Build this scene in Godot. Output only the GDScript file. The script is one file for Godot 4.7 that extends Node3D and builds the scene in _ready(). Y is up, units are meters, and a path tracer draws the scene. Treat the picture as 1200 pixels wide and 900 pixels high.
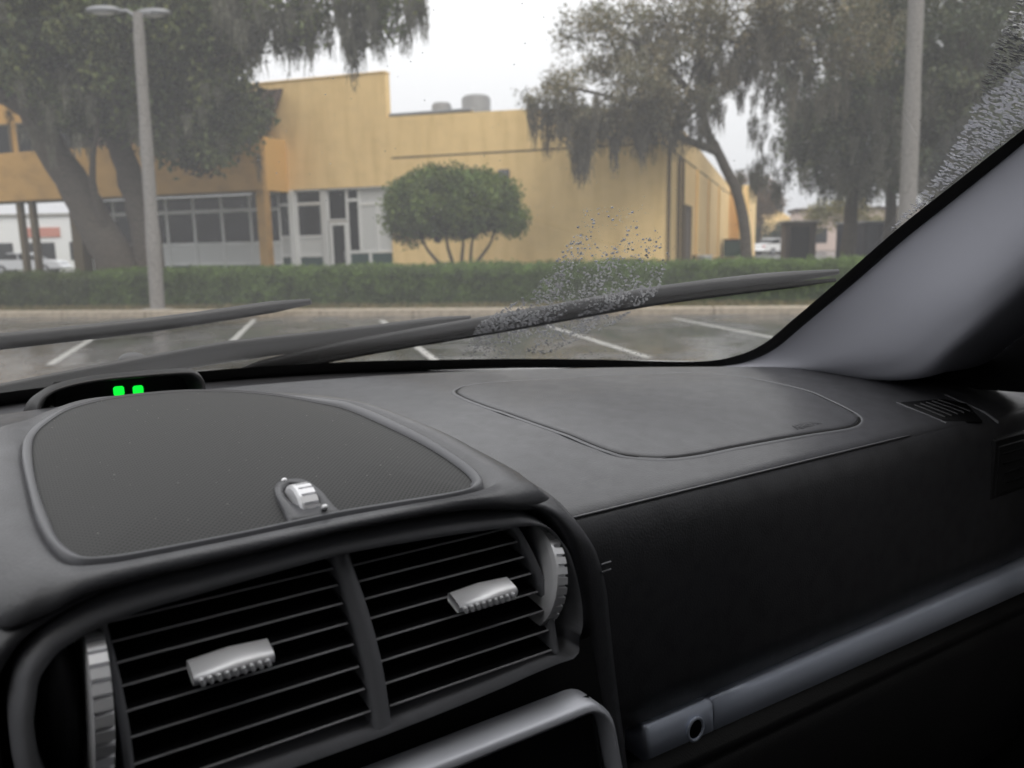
extends Node3D
# A rainy car park seen from inside a parked car: the dashboard in front, a tan shop building and oaks behind the wet windscreen.

const EYE := 1.45                       # height of the camera over the asphalt
var rng := RandomNumberGenerator.new()
var M := {}
var car: Node3D

# ------------------------------------------------------------------ helpers

func lin(r: float, g: float, b: float) -> Color:
	return Color(r, g, b).linear_to_srgb()

func mat(called: String, c: Color, rough := 0.8, metal := 0.0, spec := 0.5) -> StandardMaterial3D:
	var m := StandardMaterial3D.new()
	m.resource_name = called
	m.albedo_color = c
	m.roughness = rough
	m.metallic = metal
	m.metallic_specular = spec
	return m

func noise_tex(seed_: int, freq: float, ramp: Array, size := 512, octaves := 4, normal := false, strength := 4.0) -> NoiseTexture2D:
	var n := FastNoiseLite.new()
	n.seed = seed_
	n.noise_type = FastNoiseLite.TYPE_SIMPLEX_SMOOTH
	n.frequency = freq
	n.fractal_octaves = octaves
	var t := NoiseTexture2D.new()
	t.width = size
	t.height = size
	t.seamless = true
	t.noise = n
	if normal:
		t.as_normal_map = true
		t.bump_strength = strength
	else:
		var g := Gradient.new()
		var offs := PackedFloat32Array()
		var cols := PackedColorArray()
		for i in ramp.size():
			offs.append(float(i) / (ramp.size() - 1))
			cols.append(ramp[i])
		g.offsets = offs
		g.colors = cols
		t.color_ramp = g
	return t

func tri(m: StandardMaterial3D, scale: Vector3, world := false) -> StandardMaterial3D:
	m.uv1_triplanar = true
	m.uv1_world_triplanar = world
	m.uv1_scale = scale
	return m

func grey(v: float) -> Color:
	return Color(v, v, v)

func new_st() -> SurfaceTool:
	var st := SurfaceTool.new()
	st.begin(Mesh.PRIMITIVE_TRIANGLES)
	return st

func put(called: String, st: SurfaceTool, m: Material, parent: Node3D, at := Vector3.ZERO) -> MeshInstance3D:
	st.generate_normals()
	return put_mesh(called, st.commit(), m, parent, at)

func put_mesh(called: String, mesh: Mesh, m: Material, parent: Node3D, at := Vector3.ZERO) -> MeshInstance3D:
	var o := MeshInstance3D.new()
	o.name = called
	o.mesh = mesh
	o.material_override = m
	o.position = at
	o.cast_shadow = GeometryInstance3D.SHADOW_CASTING_SETTING_ON
	parent.add_child(o, true)
	return o

func structure(o: Node3D) -> Node3D:
	o.set_meta("kind", "structure")
	return o

func stuff(o: Node3D) -> Node3D:
	o.set_meta("kind", "stuff")
	return o

func tag(o: Node3D, label: String, category: String, group := "") -> Node3D:
	o.set_meta("label", label)
	o.set_meta("category", category)
	if group != "":
		o.set_meta("group", group)
	return o

func thing(called: String, label: String, category: String, at := Vector3.ZERO, turn := 0.0, group := "") -> Node3D:
	var o := Node3D.new()
	o.name = called
	add_child(o, true)
	o.position = at
	o.rotation.y = turn
	tag(o, label, category, group)
	return o

func quad(st: SurfaceTool, a: Vector3, b: Vector3, c: Vector3, d: Vector3) -> void:
	for p in [a, b, c, a, c, d]:
		st.add_vertex(p)

func loft(st: SurfaceTool, rows: Array, closed := false) -> void:
	st.set_smooth_group(0)
	var n: int = rows[0].size()
	for r in rows.size() - 1:
		var p: Array = rows[r]
		var q: Array = rows[r + 1]
		for i in (n if closed else n - 1):
			var j := (i + 1) % n
			quad(st, p[i], p[j], q[j], q[i])

# Catmull-Rom through pts, per samples for each span
func cr(pts: Array, per: int, closed := false) -> Array:
	var out := []
	var n := pts.size()
	for i in (n if closed else n - 1):
		var p1 = pts[i]
		var p2 = pts[(i + 1) % n]
		var p0 = pts[(i - 1 + n) % n] if closed or i > 0 else p1 * 2.0 - p2
		var p3 = pts[(i + 2) % n] if closed or i + 2 < n else p2 * 2.0 - p1
		for k in per:
			var t := float(k) / per
			out.append(0.5 * (p1 * 2.0 + (p2 - p0) * t + (p0 * 2.0 - p1 * 5.0 + p2 * 4.0 - p3) * t * t + (p1 * 3.0 - p0 - p2 * 3.0 + p3) * t * t * t))
	if not closed:
		out.append(pts[n - 1])
	return out

# box with chamfered edges
func cbox(st: SurfaceTool, c: Vector3, s: Vector3, bev := 0.004, b := Basis.IDENTITY) -> void:
	st.set_smooth_group(-1)
	var h := s / 2.0
	bev = minf(bev, minf(h.x, minf(h.y, h.z)) * 0.98)
	var f := func(x: float, y: float, z: float) -> Vector3: return c + b * Vector3(x, y, z)
	var i := h - Vector3.ONE * bev
	for sx in [-1.0, 1.0]:
		var o = [f.call(sx * h.x, -i.y, -i.z), f.call(sx * h.x, i.y, -i.z), f.call(sx * h.x, i.y, i.z), f.call(sx * h.x, -i.y, i.z)]
		flip_quad(st, o, sx > 0)
		o = [f.call(-i.x, sx * h.y, -i.z), f.call(-i.x, sx * h.y, i.z), f.call(i.x, sx * h.y, i.z), f.call(i.x, sx * h.y, -i.z)]
		flip_quad(st, o, sx > 0)
		o = [f.call(-i.x, -i.y, sx * h.z), f.call(i.x, -i.y, sx * h.z), f.call(i.x, i.y, sx * h.z), f.call(-i.x, i.y, sx * h.z)]
		flip_quad(st, o, sx > 0)
		for sy in [-1.0, 1.0]:
			flip_quad(st, [f.call(sx * h.x, sy * i.y, -i.z), f.call(sx * i.x, sy * h.y, -i.z), f.call(sx * i.x, sy * h.y, i.z), f.call(sx * h.x, sy * i.y, i.z)], sx * sy > 0)
			flip_quad(st, [f.call(sx * h.x, -i.y, sy * i.z), f.call(sx * h.x, i.y, sy * i.z), f.call(sx * i.x, i.y, sy * h.z), f.call(sx * i.x, -i.y, sy * h.z)], sx * sy > 0)
			flip_quad(st, [f.call(-i.x, sx * h.y, sy * i.z), f.call(-i.x, sx * i.y, sy * h.z), f.call(i.x, sx * i.y, sy * h.z), f.call(i.x, sx * h.y, sy * i.z)], sx * sy > 0)
			for sz in [-1.0, 1.0]:
				var t = [f.call(sx * h.x, sy * i.y, sz * i.z), f.call(sx * i.x, sy * h.y, sz * i.z), f.call(sx * i.x, sy * i.y, sz * h.z)]
				if sx * sy * sz > 0:
					t.reverse()
				for p in t:
					st.add_vertex(p)

func flip_quad(st: SurfaceTool, o: Array, flip: bool) -> void:
	if flip:
		quad(st, o[3], o[2], o[1], o[0])
	else:
		quad(st, o[0], o[1], o[2], o[3])

func span(st: SurfaceTool, a: Vector3, b: Vector3, bev := 0.01) -> void:   # chamfered box between two corners
	cbox(st, (a + b) / 2.0, (b - a).abs(), bev)

func tube(st: SurfaceTool, path: Array, radii: Array, sides := 8, cap := true) -> void:
	var rows := []
	var up := Vector3(0.13, 0.2, 0.97).normalized()
	for i in path.size():
		var d: Vector3 = (path[mini(i + 1, path.size() - 1)] - path[maxi(i - 1, 0)]).normalized()
		var a := d.cross(up)
		a = (d.cross(Vector3.RIGHT) if a.length() < 0.1 else a).normalized()
		var b := d.cross(a)
		var row := []
		var r: float = radii[i * (radii.size() - 1) / maxi(path.size() - 1, 1)]
		for k in sides:
			var t := TAU * k / sides
			row.append(path[i] + (a * cos(t) + b * sin(t)) * r)
		rows.append(row)
	loft(st, rows, true)
	if cap:
		for e in [0, path.size() - 1]:
			st.set_smooth_group(-1)
			for k in sides:
				var t := [path[e], rows[e][k], rows[e][(k + 1) % sides]]
				if e > 0:
					t.reverse()
				for p in t:
					st.add_vertex(p)

# bar of rounded-rectangular section along a path with its own side and normal directions
func bar(st: SurfaceTool, path: Array, side: Array, norm: Array, w: Array, t: Array) -> void:
	var rows := []
	for i in path.size():
		var row := []
		for k in 12:
			var a := TAU * (k + 0.5) / 12
			var x := signf(cos(a)) * pow(absf(cos(a)), 0.5)
			var y := signf(sin(a)) * pow(absf(sin(a)), 0.5)
			row.append(path[i] + side[i] * x * w[i] / 2.0 + norm[i] * y * t[i] / 2.0)
		rows.append(row)
	loft(st, rows, true)
	for e in [0, path.size() - 1]:
		for k in 12:
			var tr := [path[e], rows[e][k], rows[e][(k + 1) % 12]]
			if e > 0:
				tr.reverse()
			for p in tr:
				st.add_vertex(p)

# polygon in (x, y) pushed from z0 to z1
func prism(st: SurfaceTool, poly: Array, z0: float, z1: float) -> void:
	st.set_smooth_group(-1)
	var pk := PackedVector2Array(poly)
	var idx := Geometry2D.triangulate_polygon(pk)
	for z in [z0, z1]:
		for i in range(0, idx.size(), 3):
			var t = [idx[i], idx[i + 1], idx[i + 2]]
			if z == z1:
				t.reverse()
			for k in t:
				st.add_vertex(Vector3(pk[k].x, pk[k].y, z))
	for i in pk.size():
		var a = pk[i]
		var b := pk[(i + 1) % pk.size()]
		quad(st, Vector3(a.x, a.y, z0), Vector3(b.x, b.y, z0), Vector3(b.x, b.y, z1), Vector3(a.x, a.y, z1))

func ball(st: SurfaceTool, c: Vector3, r: Vector3, seg := 12, rings := 8) -> void:
	var rows := []
	for i in rings + 1:
		var a := PI * i / rings
		var row := []
		for k in seg:
			var t := TAU * k / seg
			row.append(c + Vector3(sin(a) * cos(t) * r.x, cos(a) * r.y, sin(a) * sin(t) * r.z))
		rows.append(row)
	loft(st, rows, true)

func multi(called: String, mesh: Mesh, m: Material, places: Array, colors: Array, parent: Node3D) -> MultiMeshInstance3D:
	var mm := MultiMesh.new()
	mm.transform_format = MultiMesh.TRANSFORM_3D
	mm.use_colors = colors.size() > 0
	mm.mesh = mesh
	mm.instance_count = places.size()
	for i in places.size():
		mm.set_instance_transform(i, places[i])
		if colors.size() > 0:
			mm.set_instance_color(i, colors[i])
	var o := MultiMeshInstance3D.new()
	o.name = called
	o.multimesh = mm
	o.material_override = m
	parent.add_child(o, true)
	stuff(o)
	return o

func rnd(a: float, b: float) -> float:
	return rng.randf_range(a, b)

func rnd_basis(s: float) -> Basis:
	return Basis.from_euler(Vector3(rnd(-PI, PI), rnd(-PI, PI), rnd(-PI, PI))).scaled(Vector3.ONE * s)

# ------------------------------------------------------------------ scene

func _ready() -> void:
	rng.seed = 20240
	set_camera_and_light()
	make_materials()
	ground()
	building()
	far_places()
	hedges()
	trees()
	poles()
	yard_things()
	cabin()
	dashboard()
	console()
	glass_and_wipers()

func set_camera_and_light() -> void:
	var cam := Camera3D.new()
	cam.name = "camera"
	cam.fov = 50.0
	cam.near = 0.02
	cam.far = 600.0
	add_child(cam)
	cam.position = Vector3(0, EYE, 0)
	cam.basis = Basis(Vector3.RIGHT, deg_to_rad(-9.7)) * Basis(Vector3.BACK, deg_to_rad(-1.1))
	var lens := CameraAttributesPhysical.new()
	lens.frustum_focal_length = 25.73
	lens.frustum_near = 0.02
	lens.frustum_far = 600.0
	lens.frustum_focus_distance = 0.74
	lens.exposure_aperture = 7.0
	cam.attributes = lens
	cam.current = true
	var sky := ProceduralSkyMaterial.new()
	sky.sky_top_color = Color(1.0, 1.0, 1.0)
	sky.sky_horizon_color = lin(0.345, 0.35, 0.36)
	sky.sky_curve = 0.6
	sky.sky_energy_multiplier = 1.27
	sky.ground_bottom_color = lin(0.10, 0.10, 0.10)
	sky.ground_horizon_color = lin(0.25, 0.25, 0.26)
	sky.use_debanding = false
	var env := Environment.new()
	env.background_mode = Environment.BG_SKY
	env.sky = Sky.new()
	env.sky.sky_material = sky
	env.tonemap_mode = Environment.TONE_MAPPER_LINEAR
	env.tonemap_exposure = 1.35
	env.sdfgi_enabled = true
	env.ssao_enabled = true
	env.ssil_enabled = true
	env.fog_enabled = true
	env.fog_density = 0.0011
	env.fog_light_color = Color(0.95, 0.96, 0.98)
	var we := WorldEnvironment.new()
	we.name = "environment"
	we.environment = env
	add_child(we)
	var sun := DirectionalLight3D.new()
	sun.name = "sun"
	sun.light_energy = 0.5
	sun.light_angular_distance = 40.0
	sun.light_color = Color(1.0, 0.98, 0.95)
	sun.shadow_enabled = true
	sun.rotation_degrees = Vector3(-52, 25, 0)
	add_child(sun)

func make_materials() -> void:
	var grain := noise_tex(3, 0.09, [], 512, 3, true, 3.0)
	M.dash = tri(mat("dash_vinyl", lin(0.078, 0.079, 0.087), 0.40, 0.0, 0.5), Vector3.ONE * 9.0)
	M.dash.normal_enabled = true
	M.dash.normal_texture = grain
	M.dash.normal_scale = 0.28
	M.dash.roughness_texture = noise_tex(5, 0.006, [grey(0.8), grey(0.95), grey(1.0)], 512, 4)
	M.dash.albedo_texture = noise_tex(66, 0.008, [grey(0.86), grey(0.96), grey(1.0)], 512, 6)
	M.dark = tri(mat("dark_plastic", lin(0.022, 0.022, 0.024), 0.5), Vector3.ONE * 9.0)
	M.dark.normal_enabled = true
	M.dark.normal_texture = grain
	M.dark.normal_scale = 0.3
	M.black = mat("black_plastic", lin(0.008, 0.008, 0.009), 0.6, 0.0, 0.3)
	M.slat = mat("slat_plastic", lin(0.006, 0.006, 0.007), 0.6, 0.0, 0.2)
	M.slat_highlight = mat("slat_highlight", lin(0.34, 0.34, 0.36), 0.35)  # pale colour paints the light caught along each slat front
	M.rubber = mat("rubber", lin(0.012, 0.012, 0.012), 0.7, 0.0, 0.3)
	M.rim = tri(mat("soft_trim", lin(0.20, 0.203, 0.22), 0.42), Vector3.ONE * 9.0)
	M.rim.normal_enabled = true
	M.rim.normal_texture = grain
	M.rim.normal_scale = 0.25
	M.bead = mat("vinyl_highlight", lin(0.115, 0.117, 0.128), 0.42)  # dash vinyl painted paler, as the highlight on beads, seams and ribs
	M.silver = mat("satin_silver", lin(0.82, 0.82, 0.84), 0.3, 0.3)
	M.trim = mat("brushed_trim", lin(0.70, 0.77, 0.93), 0.38, 0.2)
	M.bezel = mat("satin_bezel", lin(0.45, 0.46, 0.50), 0.38, 0.4)
	M.screen = mat("screen_glass", lin(0.006, 0.006, 0.008), 0.15)
	M.pillar = tri(mat("pillar_cloth", lin(0.35, 0.355, 0.40), 0.95, 0.0, 0.2), Vector3.ONE * 14.0)
	M.pillar.normal_enabled = true
	M.pillar.normal_texture = noise_tex(8, 0.3, [], 512, 2, true, 2.0)
	M.pillar.normal_scale = 0.5
	M.lining = mat("roof_cloth", lin(0.04, 0.04, 0.042), 0.95)
	M.carpet = mat("carpet", lin(0.015, 0.015, 0.016), 0.95)
	M.led = mat("green_light", lin(0.0, 0.3, 0.05), 0.5)
	M.led.emission_enabled = true
	M.led.emission = Color(0.05, 0.9, 0.22)
	M.led.emission_energy_multiplier = 1.0
	# perforated speaker cover: one texture cell of dark holes in a lighter web
	var im := Image.create(64, 64, false, Image.FORMAT_RGB8)
	for y in 64:
		for x in 64:
			var d := 9.0
			for c in [Vector2(16, 16), Vector2(48, 48), Vector2(-16, 48), Vector2(48, -16), Vector2(16, 80), Vector2(80, 16)]:
				d = minf(d, Vector2(x - c.x, y - c.y).length() / 16.0)
			var v := clampf((d - 0.72) / 0.3, 0.0, 1.0)
			im.set_pixel(x, y, grey(lerpf(0.01, 0.215, v)))
	M.grille = mat("speaker_mesh", Color.WHITE, 0.55, 0.0, 0.4)
	M.grille.albedo_texture = ImageTexture.create_from_image(im)
	# glass
	M.glass = mat("windscreen_glass", Color(0.9, 0.92, 0.95, 0.03), 0.02)
	M.glass.transparency = BaseMaterial3D.TRANSPARENCY_ALPHA
	M.glass.backlight_enabled = true
	M.glass.backlight = lin(0.076, 0.076, 0.077)
	M.pane = mat("darkened_side_glass", Color(0.02, 0.02, 0.02, 0.8), 0.03)  # unseen side windows, made near-opaque to cut light on the dash faces
	M.pane.transparency = BaseMaterial3D.TRANSPARENCY_ALPHA
	M.water = mat("rain_water", Color(1, 1, 1, 0.0), 0.0)
	M.water.refraction_enabled = true
	M.water.refraction_scale = 0.033
	M.bonnet = mat("silver_paint", lin(0.55, 0.56, 0.58), 0.25, 0.5)
	# outdoors
	M.stucco = tri(mat("tan_stucco", lin(0.96, 0.70, 0.34), 0.92), Vector3(0.09, 0.16, 0.09))
	M.stucco.albedo_texture = noise_tex(11, 0.012, [grey(0.95), grey(0.98), grey(0.99), grey(1.0)], 1024, 5)
	M.stucco.normal_enabled = true
	M.stucco.normal_texture = noise_tex(12, 0.12, [], 512, 3, true, 2.0)
	M.stucco.normal_scale = 0.12
	M.stucco.detail_enabled = true
	M.stucco.detail_blend_mode = BaseMaterial3D.BLEND_MODE_MUL
	M.stucco.detail_uv_layer = BaseMaterial3D.DETAIL_UV_2
	M.stucco.uv2_triplanar = true
	M.stucco.uv2_scale = Vector3(0.13, 0.02, 0.13)
	M.stucco.detail_albedo = noise_tex(63, 0.03, [Color(0.91, 0.90, 0.88), Color(0.97, 0.965, 0.95), Color(1, 1, 1), Color(1, 1, 1)], 512, 5)
	M.fascia = tri(mat("dimmed_amber_stucco", lin(0.52, 0.31, 0.10), 0.9), Vector3(0.12, 0.2, 0.12))  # painted darker than the canopy end, for the glass dimming this side
	M.fascia.albedo_texture = noise_tex(13, 0.012, [grey(0.82), grey(0.95), grey(1.0)], 512, 5)
	M.dark_brown = mat("dark_joint", lin(0.13, 0.10, 0.06), 0.9)
	M.cream = mat("white_panel", lin(0.62, 0.63, 0.64), 0.6)
	M.white = mat("white_frame", lin(0.75, 0.76, 0.77), 0.5)
	M.green = mat("green_panel", lin(0.012, 0.05, 0.045), 0.5)
	M.window = mat("dark_window", lin(0.008, 0.009, 0.010), 0.06, 0.0, 0.3)
	M.shingle = tri(mat("brown_shingle", lin(0.09, 0.055, 0.04), 0.95), Vector3(0.8, 3.0, 0.8))
	M.shingle.albedo_texture = noise_tex(14, 0.03, [grey(0.55), grey(0.8), grey(1.0)], 512, 3)
	M.metal = mat("grey_metal", lin(0.30, 0.31, 0.33), 0.5, 0.3)
	M.fan = mat("weathered_zinc", lin(0.24, 0.245, 0.25), 0.6, 0.2)
	M.concrete = tri(mat("concrete", lin(0.36, 0.34, 0.31), 0.9), Vector3.ONE * 0.35)
	M.concrete.albedo_texture = noise_tex(15, 0.02, [grey(0.72), grey(0.9), grey(1.0)], 512, 5)
	M.kerb = tri(mat("kerb_stone", lin(0.42, 0.36, 0.28), 0.9), Vector3.ONE * 0.5)
	M.kerb.albedo_texture = M.concrete.albedo_texture
	M.asphalt = tri(mat("wet_asphalt", lin(0.112, 0.111, 0.110), 1.0, 0.0, 0.5), Vector3(0.11, 0.11, 0.11), true)
	M.asphalt.albedo_texture = noise_tex(16, 0.02, [grey(0.45), grey(0.72), grey(0.88), grey(0.92), grey(1.0)], 1024, 6)
	M.asphalt.roughness_texture = noise_tex(17, 0.006, [grey(0.04), grey(0.10), grey(0.30), grey(0.5)], 1024, 5)
	M.asphalt.normal_enabled = true
	M.asphalt.normal_texture = noise_tex(18, 0.25, [], 512, 3, true, 1.5)
	M.asphalt.normal_scale = 0.12
	M.line = tri(mat("road_paint", lin(0.52, 0.52, 0.50), 0.6), Vector3.ONE * 0.8, true)
	M.line.albedo_texture = noise_tex(19, 0.04, [grey(0.5), grey(0.85), grey(1.0)], 512, 5)
	M.soil = tri(mat("mulch", lin(0.30, 0.23, 0.13), 0.95), Vector3.ONE * 0.5, true)
	M.soil.albedo_texture = noise_tex(20, 0.03, [grey(0.5), grey(0.8), grey(1.0)], 512, 6)
	M.lawn = tri(mat("lawn", lin(0.07, 0.10, 0.03), 0.95), Vector3.ONE * 0.25, true)
	M.lawn.albedo_texture = noise_tex(21, 0.03, [grey(0.55), grey(0.85), grey(1.0)], 512, 6)
	M.bark = tri(mat("bark", lin(0.16, 0.135, 0.11), 0.95), Vector3(2.0, 0.6, 2.0))
	M.bark.albedo_texture = noise_tex(22, 0.03, [grey(0.4), grey(0.75), grey(1.0)], 512, 5)
	M.bark.normal_enabled = true
	M.bark.normal_texture = noise_tex(23, 0.05, [], 512, 4, true, 6.0)
	M.leaf = mat("leaf", Color.WHITE, 0.55, 0.0, 0.4)
	M.leaf.vertex_color_use_as_albedo = true
	M.leaf.backlight_enabled = true
	M.leaf.backlight = lin(0.5, 0.52, 0.3)
	M.moss = mat("spanish_moss", Color.WHITE, 0.95, 0.0, 0.2)
	M.moss.vertex_color_use_as_albedo = true
	M.moss.backlight_enabled = true
	M.moss.backlight = lin(0.2, 0.2, 0.2)
	M.twig = mat("twig_brown", lin(0.03, 0.03, 0.018), 0.95)  # dark brown twigs of the hedge core

# ------------------------------------------------------------------ ground

func sheet(called: String, poly: Array, y: float, m: Material, y0 := -999.0) -> MeshInstance3D:
	var st := new_st()
	st.set_smooth_group(-1)
	var pk := PackedVector2Array(poly)
	var idx := Geometry2D.triangulate_polygon(pk)
	for i in idx:
		st.add_vertex(Vector3(pk[i].x, y, pk[i].y))
	if y0 > -900.0:
		for i in pk.size():
			var a = pk[i]
			var b := pk[(i + 1) % pk.size()]
			quad(st, Vector3(a.x, y, a.y), Vector3(b.x, y, b.y), Vector3(b.x, y0, b.y), Vector3(a.x, y0, a.y))
	return put(called, st, m, self)

func kerb_z(x: float) -> float:
	return -16.75 + 0.168 * x

func ground() -> void:
	structure(sheet("ground", [Vector2(-400, -400), Vector2(400, -400), Vector2(400, 200), Vector2(-400, 200)], 0.0, M.lawn))
	structure(sheet("car_park", [Vector2(-60, kerb_z(-60)), Vector2(60, kerb_z(60)), Vector2(60, 40), Vector2(-60, 40)], 0.004, M.asphalt))
	structure(sheet("far_car_park", [Vector2(7.5, -27), Vector2(14, -24), Vector2(60, -30), Vector2(90, -110), Vector2(20, -110), Vector2(17, -58)], 0.004, M.asphalt))
	structure(sheet("street", [Vector2(-120, -70), Vector2(-14, -70), Vector2(-14, -44), Vector2(-120, -44)], 0.004, M.asphalt))
	# raised kerb in front of a strip of mulch
	var st := new_st()
	for i in 30:
		var x0 := -30.0 + i * 2.0
		var dir := Vector3(1, 0, 0.168).normalized()
		var c := Vector3(x0 + 1.0, 0.06, kerb_z(x0 + 1.0) - 0.16)
		cbox(st, c, Vector3(2.02, 0.17, 0.32), 0.025, Basis(Vector3.UP, -atan(0.168)))
	structure(put("kerb", st, M.kerb, self))
	structure(sheet("planting_strip", [Vector2(-60, kerb_z(-60) - 0.32), Vector2(60, kerb_z(60) - 0.32), Vector2(60, kerb_z(60) - 4.2), Vector2(-60, kerb_z(-60) - 4.2)], 0.11, M.soil, 0.0))
	# painted bay lines
	var bays := [[Vector2(-6.0, -10.6), Vector2(-7.72, -15.9)], [Vector2(-3.9, -10.6), Vector2(-5.28, -17.0)], [Vector2(-0.93, -10.2), Vector2(-2.55, -16.2)], [Vector2(1.72, -10.2), Vector2(0.25, -16.0)], [Vector2(4.35, -10.0), Vector2(3.05, -15.4)], [Vector2(7.0, -9.8), Vector2(5.6, -15.2)]]
	for b in bays:
		var s2 := new_st()
		s2.set_smooth_group(-1)
		var d: Vector2 = (b[1] - b[0]).normalized()
		var n := Vector2(-d.y, d.x) * 0.055
		quad(s2, Vector3(b[0].x - n.x, 0.008, b[0].y - n.y), Vector3(b[0].x + n.x, 0.008, b[0].y + n.y), Vector3(b[1].x + n.x, 0.008, b[1].y + n.y), Vector3(b[1].x - n.x, 0.008, b[1].y - n.y))
		structure(put("bay_line", s2, M.line, self))
	# turf along the mulch
	var blade := new_st()
	blade.set_smooth_group(-1)
	for k in 9:
		var a := rnd(0, TAU)
		var p := Vector3(cos(a), 0, sin(a)) * rnd(0.01, 0.07)
		var w := Vector3(cos(a + 1.6), 0, sin(a + 1.6)) * 0.006
		var tip := p * 1.8 + Vector3(0, rnd(0.05, 0.11), 0)
		for q in [p - w, tip, p + w]:
			blade.add_vertex(q)
	blade.generate_normals()
	var pl := []
	var co := []
	for i in 4500:
		var x := rnd(-16.0, 11.0)
		pl.append(Transform3D(Basis(Vector3.UP, rnd(0, TAU)).scaled(Vector3.ONE * rnd(0.6, 1.3)), Vector3(x, 0.11, kerb_z(x) - 0.36 - 1.0 * pow(rng.randf(), 0.7))))
		var k := rnd(0.6, 1.2)
		co.append(Color(0.24 * k, 0.20 * k, 0.10 * k) if rng.randf() < 0.75 else Color(0.08 * k, 0.10 * k, 0.03 * k))
	var g := multi("grass", blade.commit(), M.leaf, pl, co, self)
	tag(g, "thin dry turf on the mulch strip between kerb and hedge", "grass")

# ------------------------------------------------------------------ building

func boxes(called: String, list: Array, m: Material, parent: Node3D, bev := 0.015) -> MeshInstance3D:
	var st := new_st()
	for b in list:
		span(st, b[0], b[1], bev)
	return put(called, st, m, parent)

func building() -> void:
	var b := thing("shop_building", "long tan stucco shop building with high parapet behind the hedge", "building", Vector3(4.35, 0, -23.5), deg_to_rad(-18.43))
	# front wall right of the shopfront, with a parapet that falls slightly to the corner
	var st := new_st()
	prism(st, [Vector2(-8.45, 0), Vector2(0, 0), Vector2(0, 5.02), Vector2(-4, 5.26), Vector2(-8.45, 5.32)], -0.3, 0.0)
	put("front_wall", st, M.stucco, b)
	st = new_st()
	prism(st, [Vector2(-13.6, 3.28), Vector2(-8.455, 3.28), Vector2(-8.455, 6.62), Vector2(-13.6, 6.62)], -0.3, 0.0)
	put("parapet_wall", st, M.stucco, b)
	boxes("coping", [[Vector3(-13.6, 6.62, -0.33), Vector3(-8.43, 6.67, 0.03)]], M.stucco, b)
	# side wall running away from the corner, its top falling towards the back
	st = new_st()
	st.set_smooth_group(-1)
	for x in [-0.3, 0.0]:
		quad(st, Vector3(x, 0, -0.3), Vector3(x, 5.02, -0.3), Vector3(x, 4.45, -27.5), Vector3(x, 0, -27.5))
	quad(st, Vector3(-0.3, 5.02, -0.3), Vector3(0, 5.02, -0.3), Vector3(0, 4.45, -27.5), Vector3(-0.3, 4.45, -27.5))
	put("side_wall", st, M.stucco, b)
	st = new_st()
	prism(st, [Vector2(-6, 0), Vector2(1.05, 0), Vector2(1.05, 4.45), Vector2(-6, 4.45)], -40.0, -27.5)
	put("rear_wing", st, M.stucco, b)
	boxes("pipe_column", [[Vector3(0.55, 0, -27.45), Vector3(1.15, 4.5, -26.9)]], M.stucco, b)
	# roof and back
	boxes("roof", [[Vector3(-13.4, 4.2, -27), Vector3(-0.31, 4.4, -0.31)]], M.metal, b)
	boxes("back_wall", [[Vector3(-30, 0, -27.8), Vector3(-0.31, 4.5, -27.5)]], M.stucco, b)
	# joint line across front and side: dark strip painted for the groove's shadow
	boxes("joint_shade_strip", [[Vector3(-8.35, 4.08, -0.02), Vector3(0.02, 4.125, 0.012)]], M.dark_brown, b, 0.003)
	boxes("joint_shade_strip", [[Vector3(-0.01, 4.02, -27.4), Vector3(0.012, 4.07, 0.01)]], M.dark_brown, b, 0.003)
	var fl := boxes("roof_flashing", [[Vector3(-8.4, 5.325, -0.3), Vector3(-5.7, 5.42, -0.02)]], M.metal, b)
	# vent box on the wall
	var v := boxes("wall_vent", [[Vector3(-4.87, 3.28, 0.005), Vector3(-4.53, 3.6, 0.07)]], mat("vent_grey", lin(0.12, 0.12, 0.12), 0.7), b)
	for k in 4:
		boxes("louvre", [[Vector3(-4.83, 3.32 + k * 0.07, 0.065), Vector3(-4.57, 3.35 + k * 0.07, 0.095)]], M.metal, v, 0.004)
	# side door, downpipes
	var d := boxes("side_door", [[Vector3(0.005, 0, -6.1), Vector3(0.05, 2.5, -4.4)]], mat("door_brown", lin(0.13, 0.10, 0.075), 0.7), b)
	boxes("door_frame", [[Vector3(0.005, 0, -4.4), Vector3(0.10, 2.6, -4.28)], [Vector3(0.005, 0, -6.22), Vector3(0.10, 2.6, -6.1)], [Vector3(0.005, 2.5, -6.1), Vector3(0.10, 2.6, -4.4)]], M.dark_brown, d)
	for z in [-0.35, -2.6, -3.6, -8.2, -13.0, -18.5]:
		var s2 := new_st()
		tube(s2, [Vector3(0.08, 0.05, z), Vector3(0.08, 4.0, z)], [0.05], 8)
		put("downpipe", s2, M.dark_brown if z > -4.0 else M.stucco, b)
	shopfront(b)
	wing(b)
	# roof ventilators
	roof_fan(b, Vector3(-7.72, 4.4, -2.6), 0.36, 1.66)
	roof_fan(b, Vector3(-6.5, 4.4, -2.6), 0.52, 1.80)

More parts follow.
